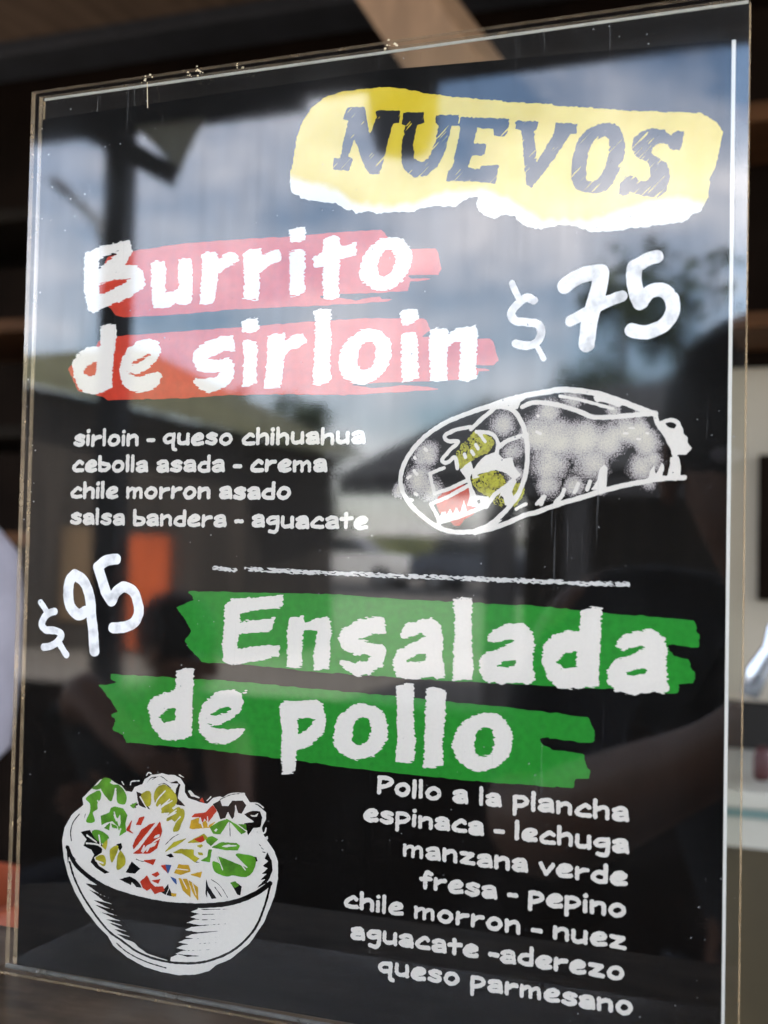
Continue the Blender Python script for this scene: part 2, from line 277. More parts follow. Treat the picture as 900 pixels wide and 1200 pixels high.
# ------------------------------------------------------------------ printed artwork, in millimetres on the poster (u right, v up)
ART = {
 'red_upper': [["P",[[26.21,225.59],[23.5,221.16],[21.74,216.65],[23.14,213.04],[27.7,209.0],[29.67,206.74],[32.51,206.06],[55.41,205.95],[70.1,206.48],[83.56,206.28],[95.28,206.16],[111.81,206.01],[121.04,206.24],[123.9,206.82],[119.19,206.96],[118.39,207.74],[113.11,207.42],[111.25,207.03],[106.4,208.05],[100.43,208.26],[99.33,208.95],[106.38,209.18],[117.84,208.88],[126.96,208.84],[127.68,211.49],[132.55,211.6],[137.87,211.58],[132.54,212.09],[127.66,212.34],[126.86,213.49],[136.08,212.91],[136.93,214.55],[135.95,218.98],[135.03,220.5],[127.47,220.92],[123.58,221.07],[119.69,225.8],[118.48,227.13],[105.94,227.34],[89.47,227.21],[75.29,227.62],[54.75,227.84],[35.26,226.85]]]],
 'red_lower': [["P",[[30.19,200.26],[23.61,198.93],[22.41,196.81],[18.0,195.09],[13.61,191.72],[12.35,190.68],[14.42,187.06],[16.48,183.46],[22.27,182.22],[25.79,181.31],[27.72,180.19],[56.18,180.11],[70.83,180.63],[90.68,180.34],[107.09,179.65],[115.07,179.67],[127.32,180.07],[133.2,180.26],[138.51,180.35],[131.39,181.53],[125.48,181.82],[117.67,181.32],[113.7,181.93],[109.16,182.56],[116.32,182.84],[128.03,182.84],[143.21,182.97],[147.9,183.53],[148.36,185.11],[151.8,185.16],[155.69,185.16],[151.79,185.54],[147.86,185.91],[147.34,186.88],[152.75,186.69],[153.94,187.83],[152.63,192.85],[151.63,194.08],[147.82,194.08],[140.48,194.81],[134.16,195.34],[131.09,195.64],[134.12,197.28],[132.79,200.0],[131.5,200.8],[115.36,201.61],[96.49,201.55],[76.02,201.02],[48.66,200.61]]]],
 'burrito_heading': [["P",[[17.49,227.19],[22.29,228.76],[31.09,230.34],[34.01,230.31],[35.22,226.58],[32.8,222.67],[36.81,222.09],[39.26,219.74],[40.24,216.25],[39.22,214.44],[33.87,211.94],[28.08,210.37],[21.14,207.9],[19.21,209.59],[17.68,215.08],[17.31,221.47]],[[22.79,224.92],[26.45,226.25],[29.88,227.08],[28.67,225.78],[26.51,224.35],[22.89,221.87]],[[23.06,216.98],[28.56,218.09],[34.54,218.22],[31.54,216.46],[27.56,214.81],[23.4,213.6]]],["P",[[42.05,222.36],[43.6,223.06],[46.81,222.85],[47.46,220.14],[47.32,213.03],[50.29,213.17],[52.03,213.68],[51.75,222.94],[53.49,223.32],[56.42,223.36],[56.92,218.3],[56.82,209.72],[55.32,208.89],[52.53,208.73],[51.66,209.52],[49.37,208.59],[46.2,208.02],[43.7,208.59],[42.69,211.13]]],["P",[[59.87,223.92],[61.09,224.63],[64.88,224.48],[65.62,222.3],[68.31,223.63],[71.01,224.23],[72.62,222.12],[72.45,220.93],[69.44,219.61],[65.76,217.61],[65.19,213.51],[64.64,208.98],[62.25,208.38],[59.62,208.83],[59.68,213.84],[60.02,218.71]]],["P",[[74.02,223.23],[75.67,224.32],[80.0,224.5],[80.39,222.19],[83.01,223.32],[85.96,223.77],[87.16,220.53],[85.41,219.57],[82.8,218.73],[79.86,217.13],[79.84,213.23],[79.56,208.94],[76.76,208.92],[74.39,209.77],[74.59,214.76]]],["P",[[88.96,229.03],[91.35,229.73],[94.27,229.69],[94.87,226.21],[92.76,225.48],[89.84,225.27]]],["P",[[89.46,222.45],[91.52,223.19],[94.12,222.89],[94.82,220.6],[94.45,214.71],[94.95,210.55],[92.52,209.51],[89.8,209.37],[89.77,215.6]]],["P",[[100.32,226.09],[102.35,226.41],[105.39,226.18],[105.71,223.35],[108.72,223.6],[110.59,224.05],[111.12,220.05],[108.82,219.63],[105.88,219.13],[105.7,213.42],[105.64,208.18],[103.44,207.72],[100.89,208.27],[100.45,213.16],[100.41,217.27],[97.8,217.15],[96.87,220.75],[100.24,221.51]]],["S",[[112.04,215.35],[112.89,218.77],[114.68,221.83],[117.71,224.1],[121.07,224.77],[124.73,223.92],[127.51,221.2],[128.11,218.3],[127.05,214.38],[124.41,211.12],[120.8,209.33],[117.43,209.52],[113.99,211.46],[112.2,213.6]],[[117.71,215.85],[118.26,218.98],[120.24,220.86],[122.07,220.56],[123.03,218.37],[122.19,215.27],[120.1,213.22],[118.56,213.78]]],["P",[[24.26,203.32],[26.81,204.14],[29.98,203.99],[30.22,201.15],[29.65,196.16],[29.12,189.91],[29.1,183.95],[26.78,183.08],[23.85,182.41],[19.77,182.33],[16.33,184.65],[14.3,188.84],[13.95,192.35],[15.59,195.14],[19.26,197.22],[24.1,197.14],[24.22,200.16]],[[18.05,189.03],[19.47,191.19],[23.14,192.45],[22.92,188.23],[20.71,187.67]]],["P",[[42.21,199.05],[37.93,198.31],[34.39,195.96],[32.31,192.92],[31.56,189.2],[32.56,185.41],[35.54,182.96],[39.16,182.23],[43.43,182.92],[46.21,184.99],[47.19,187.73],[45.39,188.41],[41.86,187.6],[37.2,187.26],[34.03,189.11],[37.18,188.07],[40.74,189.0],[44.93,191.82],[46.6,195.15],[45.24,197.99]],[[35.64,191.05],[38.11,192.7],[41.3,193.94],[43.65,194.22],[40.63,192.6],[37.79,191.34]]],["P",[[72.05,194.12],[68.13,193.97],[62.73,192.07],[66.84,191.61],[70.57,191.77],[72.18,189.6],[71.62,185.41],[69.12,183.08],[63.72,181.55],[60.25,182.74],[58.12,184.93],[58.77,186.13],[62.23,185.71],[65.64,186.09],[67.64,187.47],[62.86,187.51],[59.39,188.73],[57.65,191.35],[57.97,194.39],[61.9,196.96],[66.65,198.39],[71.39,198.54]]],["P",[[74.05,202.57],[76.57,203.52],[79.37,203.68],[80.13,200.06],[77.36,199.17],[74.54,199.54]]],["P",[[74.62,196.71],[76.41,197.23],[78.96,196.7],[79.82,194.1],[79.46,188.15],[79.96,184.25],[77.13,183.15],[74.93,183.03],[74.99,188.3],[75.22,191.89]]],["P",[[82.83,197.85],[84.66,198.54],[88.39,198.48],[88.71,196.28],[91.53,197.63],[94.42,198.21],[95.97,195.49],[93.24,194.14],[90.34,193.37],[88.57,191.37],[88.24,186.66],[87.7,182.54],[84.76,182.15],[82.12,182.52],[82.63,188.03],[83.02,193.37]]],["P",[[97.67,204.4],[99.7,205.0],[103.38,204.92],[103.31,200.13],[103.74,195.45],[103.25,189.64],[103.88,184.38],[102.77,183.25],[98.98,182.67],[98.01,182.93],[98.19,188.66],[98.33,195.68],[98.51,201.54]]],["S",[[106.11,188.37],[106.64,192.42],[108.76,195.52],[111.83,197.7],[115.53,198.39],[119.23,197.53],[121.73,194.95],[122.42,191.21],[121.29,187.25],[118.61,184.2],[114.66,182.6],[110.93,183.0],[107.77,184.84]],[[112.02,189.31],[112.57,192.47],[114.38,194.53],[116.54,194.43],[117.63,192.55],[117.09,189.12],[115.18,186.78],[113.01,186.97]]],["P",[[124.63,202.82],[127.33,203.7],[130.2,203.83],[130.51,200.52],[128.02,199.4],[125.5,199.23]]],["P",[[125.19,196.51],[126.87,197.0],[129.58,196.77],[130.51,194.85],[130.32,189.76],[130.87,183.8],[128.97,183.01],[125.97,182.94],[125.54,188.81]]],["P",[[133.92,197.07],[135.5,197.73],[139.21,197.73],[139.36,196.03],[141.67,197.44],[144.57,198.03],[147.18,197.85],[148.08,195.47],[147.88,191.31],[147.67,186.87],[148.04,182.97],[145.45,182.5],[142.67,182.58],[142.93,187.04],[142.92,193.19],[141.17,193.54],[139.33,192.11],[139.06,187.74],[139.33,182.97],[136.7,182.6],[134.21,183.13],[133.98,188.49],[133.65,193.02]]]],
 'green_upper': [["P",[[57.94,121.37],[76.22,121.63],[108.47,121.93],[126.8,121.33],[134.44,121.11],[166.15,120.83],[183.72,119.66],[195.35,119.21],[207.53,118.59],[208.21,115.77],[208.86,114.92],[208.68,111.84],[206.76,111.53],[202.44,112.2],[200.7,111.9],[201.59,110.17],[202.48,109.12],[206.15,108.65],[206.83,106.05],[207.91,105.23],[207.51,102.36],[203.87,101.93],[203.68,99.5],[201.3,99.35],[198.24,99.82],[166.51,99.47],[147.32,99.26],[126.51,99.23],[100.15,99.44],[76.81,100.41],[63.56,100.21],[60.55,102.87],[58.43,104.82],[57.49,106.58],[59.77,109.26],[57.61,112.51],[54.23,116.26],[58.04,117.95],[60.08,118.79],[59.75,119.81]]]],
 'green_lower': [["P",[[31.49,94.82],[70.37,95.24],[109.13,94.33],[136.77,93.67],[166.87,92.62],[180.51,91.85],[181.22,89.99],[182.15,88.48],[181.98,85.32],[178.34,85.04],[169.09,85.7],[167.46,85.12],[168.19,83.58],[171.24,82.45],[179.3,82.19],[180.03,79.1],[181.19,77.62],[180.76,75.79],[177.12,75.25],[176.93,72.98],[171.4,72.7],[145.88,72.27],[109.65,72.72],[105.38,73.09],[65.77,74.36],[37.72,74.24],[36.42,76.49],[32.67,77.79],[33.81,81.02],[31.91,82.2],[34.35,83.42],[32.4,86.18],[28.86,89.65],[27.24,91.14],[30.35,91.59],[33.74,92.31],[31.53,93.5]]]],
 'ensalada_heading': [["P",[[72.75,119.31],[81.07,120.27],[90.18,121.41],[89.99,118.07],[88.62,117.19],[81.18,116.49],[76.01,115.45],[76.08,112.92],[81.25,113.72],[87.58,114.48],[86.75,110.86],[84.16,110.08],[75.71,109.11],[75.35,104.88],[81.47,105.77],[89.36,106.81],[89.27,103.23],[84.38,102.15],[73.59,99.9],[70.7,100.42],[70.25,106.33],[70.82,113.13],[70.69,117.8]]],["P",[[92.37,114.84],[96.94,115.26],[97.17,113.21],[101.47,115.2],[104.61,115.32],[105.83,112.91],[105.44,107.17],[105.24,100.62],[100.5,99.71],[100.13,103.63],[101.12,111.07],[97.04,111.3],[96.47,105.09],[96.84,100.99],[94.59,99.87],[91.65,100.46],[91.86,106.52],[91.56,110.65]]],["P",[[122.51,113.21],[122.46,111.36],[118.4,111.02],[113.63,109.35],[117.58,108.72],[121.5,108.34],[122.66,106.39],[122.06,102.35],[117.79,99.7],[113.87,98.83],[110.31,100.49],[108.49,102.43],[108.92,103.27],[113.34,102.69],[116.83,103.52],[118.37,104.89],[113.29,104.95],[109.28,106.54],[107.88,109.33],[108.71,111.81],[113.06,114.68],[119.15,116.06],[121.58,116.15]]],["P",[[126.8,112.0],[128.99,114.69],[136.05,116.41],[138.59,114.61],[139.67,110.87],[139.48,105.18],[140.39,100.03],[137.91,99.23],[136.88,100.3],[131.36,98.85],[126.25,99.22],[124.62,103.45],[126.09,106.88],[131.14,109.52],[134.14,111.09],[133.11,112.0],[127.55,110.21],[126.5,111.22]],[[128.71,103.85],[131.22,105.7],[134.75,106.36],[134.28,104.43],[131.26,103.8]]],["P",[[142.13,121.85],[145.39,122.43],[147.86,122.04],[147.73,113.11],[148.42,102.84],[148.09,100.01],[142.58,99.41],[142.71,108.18],[142.83,116.68]]],["P",[[152.42,112.85],[156.72,115.37],[162.45,116.07],[164.85,113.86],[165.58,110.21],[165.0,105.59],[166.02,100.59],[163.21,99.32],[162.25,100.19],[157.02,99.32],[152.19,99.31],[150.39,102.01],[150.13,105.27],[152.03,107.7],[156.83,109.33],[159.87,111.05],[159.19,111.58],[153.93,110.12],[152.46,110.71]],[[154.53,103.64],[157.39,105.46],[160.53,106.09],[160.27,104.41],[157.42,103.61]]],["P",[[178.06,120.08],[180.97,121.09],[183.7,121.01],[183.34,114.68],[182.93,100.23],[177.66,99.19],[173.05,98.91],[169.29,101.24],[167.63,105.73],[168.02,110.33],[170.49,113.2],[174.65,114.48],[177.6,114.24],[177.83,117.16]],[[171.55,105.93],[173.83,108.33],[177.04,109.22],[177.11,104.87],[173.43,104.39]]],["P",[[187.62,112.17],[190.09,114.52],[196.71,115.88],[199.8,114.07],[200.71,111.01],[200.61,105.71],[201.29,100.01],[199.56,99.29],[197.81,99.8],[192.98,98.61],[187.63,99.17],[185.35,101.27],[185.3,104.86],[187.5,107.68],[192.83,109.56],[195.02,110.74],[194.13,111.58],[189.26,110.01],[187.64,110.82]],[[189.35,103.48],[192.0,105.06],[195.53,105.61],[195.11,104.34],[192.03,103.45]]],["P",[[54.93,97.17],[57.85,97.98],[60.99,97.97],[60.71,89.75],[60.76,77.76],[55.35,76.16],[50.59,76.26],[46.97,79.21],[45.18,85.08],[45.95,87.9],[49.63,89.97],[54.68,91.2]],[[49.32,82.59],[51.38,85.03],[54.84,86.18],[54.96,82.07],[51.17,81.35]]],["P",[[74.51,92.87],[68.43,91.42],[64.6,88.19],[62.77,83.53],[63.42,79.04],[66.81,76.4],[71.43,76.04],[75.94,78.18],[78.39,80.6],[78.36,81.76],[73.83,81.07],[68.74,80.7],[65.39,82.44],[68.71,81.6],[72.76,83.15],[76.72,86.29],[77.96,89.05],[77.28,91.87]],[[67.08,84.73],[70.1,86.74],[74.66,87.76],[72.18,85.53],[68.63,84.57]]],["P",[[77.58,91.8],[78.76,92.86],[79.17,92.53],[78.19,91.66]]],["P",[[89.61,88.93],[91.54,90.38],[101.22,91.44],[103.64,90.29],[104.71,85.58],[103.86,81.6],[100.57,78.74],[95.52,76.16],[95.19,70.0],[91.12,68.95],[90.47,74.88],[90.8,81.07]],[[95.57,85.37],[99.43,86.08],[101.08,85.49],[99.02,82.99],[95.89,80.74]]],["S",[[107.06,82.0],[108.37,86.43],[112.06,90.14],[116.7,91.31],[121.36,89.9],[123.57,85.79],[123.21,81.07],[119.81,76.97],[114.28,75.4],[109.56,76.57],[107.42,78.83]],[[113.0,82.01],[113.57,85.5],[115.4,87.35],[117.73,87.08],[118.54,84.14],[117.68,81.08],[115.12,79.42],[113.42,79.89]]],["P",[[125.98,96.76],[128.95,97.88],[131.4,97.77],[131.2,90.14],[131.99,82.59],[131.86,76.25],[129.44,75.21],[126.26,75.54],[126.53,83.87],[126.22,89.8]]],["P",[[135.01,96.72],[137.95,97.32],[140.79,96.82],[140.61,88.26],[140.04,81.53],[140.15,76.1],[137.52,74.79],[134.58,74.96],[134.68,82.79],[134.79,90.38]]],["S",[[142.97,80.5],[143.5,84.71],[146.49,88.67],[151.22,90.91],[155.95,90.74],[158.98,87.91],[159.9,83.88],[158.29,79.25],[154.08,76.03],[149.36,75.21],[145.41,76.95]],[[149.22,82.24],[149.85,85.6],[152.15,87.17],[154.31,86.5],[154.8,83.49],[153.58,80.1],[151.01,79.24],[149.52,80.19]]]],
 'label': [["P",[[89.11,246.39],[89.88,249.0],[90.94,256.57],[92.5,261.0],[95.72,265.24],[99.79,267.82],[105.49,268.82],[112.76,268.77],[118.34,268.63],[123.87,267.58],[130.91,265.26],[141.64,262.74],[153.58,260.47],[154.08,259.98],[167.85,257.81],[168.92,257.19],[179.13,255.67],[179.48,255.35],[188.09,253.74],[198.86,252.17],[207.43,250.93],[211.34,248.26],[212.99,245.39],[212.7,242.4],[211.48,236.47],[210.54,234.55],[209.91,233.26],[209.64,228.58],[207.74,225.04],[205.79,224.52],[204.51,222.94],[202.55,222.42],[199.26,222.34],[195.94,222.27],[193.94,221.74],[189.9,222.05],[187.88,221.52],[183.1,221.55],[178.96,221.86],[176.16,223.12],[173.35,224.04],[170.53,224.48],[168.41,223.87],[165.57,223.6],[162.7,224.17],[160.17,225.08],[158.69,226.62],[157.95,227.75],[154.66,228.52],[153.45,227.9],[151.99,227.52],[149.01,228.83],[146.74,231.18],[147.28,234.02],[145.19,234.2],[142.22,233.01],[140.74,231.69],[134.66,232.57],[130.07,232.22],[128.54,231.54],[125.43,231.5],[119.16,232.02],[117.58,231.7],[114.38,232.79],[110.39,232.37],[109.16,233.45],[107.14,233.77],[104.25,235.89],[98.91,236.73],[92.66,238.41],[91.8,239.48],[89.69,240.2],[88.91,244.49]]]],
 'label_yellow': [[[87.88,245.35],[91.27,243.89],[96.31,241.9],[101.28,240.31],[104.99,238.85],[108.72,235.14],[119.14,232.91],[128.5,233.09],[134.61,235.13],[142.17,235.56],[149.63,235.26],[156.05,231.83],[160.46,228.61],[165.54,225.36],[173.34,224.39],[178.92,223.95],[183.05,224.66],[187.81,226.35],[193.85,227.9],[199.18,228.47],[204.45,227.68],[209.02,225.94],[212.89,225.61]]],
 'nuevos_lettering': [["P",[[107.07,263.94],[112.48,263.47],[113.1,260.99],[114.27,255.23],[116.31,259.88],[115.95,261.94],[118.49,261.88],[123.62,261.07],[123.3,257.76],[121.35,257.46],[120.25,253.48],[118.66,246.94],[117.72,243.16],[114.53,243.61],[112.88,246.01],[110.33,252.27],[109.47,254.62],[107.74,249.37],[109.04,248.79],[108.84,247.15],[108.08,245.12],[102.94,246.06],[103.11,249.38],[105.15,249.17],[106.23,254.96],[107.49,259.73],[105.93,260.66],[106.45,262.87]]],["P",[[124.42,260.46],[130.64,259.76],[130.94,256.77],[128.78,256.27],[127.73,251.22],[128.21,246.74],[130.17,245.44],[132.46,246.32],[134.29,250.53],[135.33,255.56],[134.17,256.42],[134.51,258.58],[141.36,257.81],[141.04,254.93],[139.15,254.77],[137.39,248.02],[135.19,243.85],[132.18,241.57],[128.33,241.2],[125.17,243.71],[124.16,247.14],[124.36,252.31],[125.28,256.66],[124.1,257.16]]],["P",[[141.74,257.19],[155.88,255.11],[155.58,251.55],[154.5,250.23],[151.55,250.9],[151.37,252.72],[146.68,253.59],[145.8,249.34],[149.37,248.83],[149.06,245.75],[145.12,245.79],[144.14,242.48],[147.65,241.78],[148.01,242.76],[153.18,242.47],[152.17,237.33],[146.6,238.41],[137.94,239.35],[138.27,242.09],[139.61,243.06],[141.81,254.12],[141.19,254.92]]],["P",[[157.7,253.83],[158.2,254.35],[164.21,253.47],[163.81,251.38],[162.96,250.97],[163.83,242.15],[168.69,249.79],[168.53,250.87],[169.0,252.59],[175.01,251.57],[174.7,248.8],[173.09,248.97],[168.81,242.72],[162.51,235.17],[161.05,236.37],[160.2,243.57],[159.34,251.51],[157.73,252.04]]],["S",[[183.35,250.87],[186.45,249.28],[187.88,244.63],[187.27,240.2],[184.62,234.22],[181.91,232.25],[178.45,232.35],[174.94,233.7],[173.47,238.04],[174.09,243.6],[175.77,247.98],[179.21,250.41]],[[182.02,247.32],[183.55,246.47],[183.6,243.33],[182.83,239.59],[181.16,236.28],[178.05,235.52],[177.66,238.35],[178.07,243.2],[179.28,245.87]]],["P",[[192.24,247.62],[194.92,248.36],[198.26,247.31],[199.94,245.9],[201.58,246.82],[203.23,246.44],[202.93,244.09],[202.31,241.44],[199.66,242.05],[199.31,243.45],[196.98,244.17],[195.32,243.17],[195.01,241.49],[199.05,238.36],[199.89,234.87],[198.81,230.88],[196.51,229.38],[192.48,230.42],[189.42,231.72],[188.42,230.77],[186.37,231.16],[186.67,234.03],[188.01,235.98],[190.71,236.07],[191.41,234.63],[193.77,234.21],[194.76,235.35],[194.38,238.81],[190.98,240.86],[189.6,243.42],[190.23,246.11]]]],
 'price75': [["L",4.26,1,0,[[172.83,206.96],[175.07,208.55],[178.31,209.77],[181.54,210.09]]],["L",4.41,1,0,[[182.42,209.92],[182.17,206.99],[181.07,202.64],[179.68,197.42],[178.9,191.1]]],["L",3.04,1,0,[[174.54,197.38],[180.52,200.32],[184.0,202.01],[188.04,203.31]]],["L",3.57,1,0,[[196.93,213.22],[194.21,212.48],[191.49,210.91]]],["L",4.04,1,0,[[191.27,210.81],[191.2,207.32],[191.94,203.79],[192.94,201.41]]],["L",3.69,1,0,[[192.94,201.41],[195.19,203.89],[198.29,204.46],[200.85,202.13],[201.29,198.65],[199.53,195.58],[196.74,193.98],[193.91,193.42],[190.76,194.14]]],["L",1.71,1,0,[[158.12,208.56],[159.14,206.27],[160.29,204.1]]],["L",2.3,1,0,[[164.33,203.45],[162.36,204.4],[160.37,203.19],[158.14,200.59],[159.22,198.31],[162.6,197.66],[165.66,196.8],[166.55,194.49],[165.44,192.15],[162.59,191.25],[159.52,191.98]]],["L",1.5,1,0,[[165.15,191.44],[166.27,189.42],[167.33,187.54]]]],
 'price95': [["L",3.59,1,0,[[18.91,125.21],[17.16,123.25],[16.73,119.42],[17.84,115.16],[20.75,112.99],[23.25,113.94]]],["L",3.56,1,0,[[18.91,125.21],[21.79,123.86],[23.85,121.07],[25.12,116.85],[25.38,114.02]]],["L",3.64,1,0,[[25.2,114.48],[26.08,109.79],[26.55,106.03],[27.01,102.04]]],["L",3.43,1,0,[[33.94,130.55],[30.53,130.01],[27.38,127.8]]],["L",3.63,1,0,[[27.54,127.81],[29.06,124.07],[30.87,119.87],[32.71,117.68]]],["L",3.36,1,0,[[32.88,117.59],[34.27,120.45],[37.13,122.04],[40.45,120.65],[42.18,117.45],[42.55,114.2],[41.02,111.35],[37.8,109.81],[33.53,109.4]]],["L",1.95,1,0,[[6.49,116.29],[7.7,114.89],[8.91,113.39]]],["L",2.36,1,0,[[11.79,113.6],[8.94,112.53],[7.13,109.72],[8.65,107.71],[12.11,107.62],[14.56,106.44],[13.1,104.08],[10.56,102.67],[8.16,102.22]]],["L",2.14,1,0,[[13.97,103.79],[15.29,101.94],[16.71,100.25]]]],
 'divider': [["L",1.22,0,0,[[66.81,128.62],[70.0,128.32],[74.03,128.16]]],["L",1.22,0,0,[[77.73,128.51],[94.78,128.19],[116.27,127.9],[139.33,127.69],[158.9,127.53],[177.67,127.27],[190.13,127.3]]]],
 'burrito_blobs': [["L",8.87,0,0,[[133.35,162.41],[133.46,162.41]]],["L",10.45,0,0,[[131.9,154.8],[132.01,154.8]]],["L",5.06,0,0,[[125.74,152.25],[125.85,152.25]]],["L",7.27,0,0,[[135.71,151.76],[135.82,151.76]]],["L",9.07,0,0,[[155.7,170.14],[155.8,170.13]]],["L",7.01,0,0,[[158.38,162.67],[158.48,162.66]]],["L",6.0,0,0,[[158.99,156.73],[159.09,156.73]]],["L",7.9,0,0,[[168.18,173.83],[168.28,173.83]]],["L",11.9,0,0,[[165.3,167.51],[165.4,167.5]]],["L",12.75,0,0,[[171.78,165.94],[171.88,165.94]]],["L",11.82,0,0,[[168.43,159.14],[168.53,159.14]]],["L",7.87,0,0,[[168.53,153.28],[168.62,153.28]]],["L",12.62,0,0,[[177.65,165.86],[177.75,165.86]]],["L",10.62,0,0,[[180.19,158.59],[180.29,158.59]]],["L",6.8,0,0,[[175.9,153.28],[176.0,153.28]]],["L",11.51,0,0,[[184.89,165.76],[184.99,165.76]]],["L",9.52,0,0,[[189.63,167.61],[189.72,167.61]]],["L",6.63,0,0,[[192.45,168.51],[192.54,168.51]]],["L",8.49,0,0,[[194.85,164.67],[194.94,164.67]]],["L",8.03,0,0,[[193.06,158.04],[193.16,158.04]]],["L",5.63,0,0,[[196.78,159.91],[196.87,159.91]]],["L",4.23,0,0,[[195.46,153.76],[195.56,153.76]]],["L",6.84,0,0,[[174.55,176.61],[174.65,176.61]]],["L",4.8,0,0,[[185.73,173.67],[185.83,173.67]]],["L",2.84,0,0,[[192.39,172.33],[192.49,172.33]]],["L",3.84,0,0,[[182.7,152.32],[182.79,152.32]]]],
 'burrito_light': [["L",5.43,0,0,[[133.07,162.92],[133.18,162.92]]],["L",6.27,0,0,[[131.36,154.8],[131.47,154.8]]],["L",5.04,0,0,[[155.69,170.63],[155.79,170.63]]],["L",8.92,0,0,[[165.32,166.03],[165.42,166.03]]],["L",6.87,0,0,[[171.3,164.97],[171.4,164.97]]],["L",6.87,0,0,[[169.95,156.69],[170.05,156.69]]],["L",8.72,0,0,[[178.64,164.88],[178.74,164.88]]],["L",6.7,0,0,[[185.85,165.75],[185.95,165.75]]],["L",5.69,0,0,[[191.54,165.67],[191.64,165.67]]],["L",4.25,0,0,[[193.06,158.04],[193.16,158.04]]],["L",5.79,0,0,[[180.18,159.07],[180.28,159.07]]],["L",4.88,0,0,[[174.65,170.28],[174.75,170.28]]]],
 'burrito_olive': [["S",[[143.01,159.3],[142.63,162.82],[145.49,166.31],[147.54,168.28],[150.66,167.73],[153.27,165.7],[151.78,162.73],[147.68,160.77],[144.09,157.79]]],["S",[[147.0,155.53],[150.35,156.76],[153.93,157.5],[156.79,154.76],[157.37,150.81],[156.16,147.84],[153.59,148.32],[152.02,150.05],[148.36,152.28]]],["S",[[158.59,154.02],[162.14,152.79],[161.19,149.84],[158.7,147.85]]]],
 'burrito_red': [["P",[[137.39,150.24],[138.94,152.01],[142.6,153.78],[146.53,153.28],[146.35,148.78],[148.99,146.8],[147.46,145.29],[144.89,143.77],[143.87,142.25],[142.31,141.99],[140.15,144.72],[137.75,145.71],[136.9,148.22]]]],
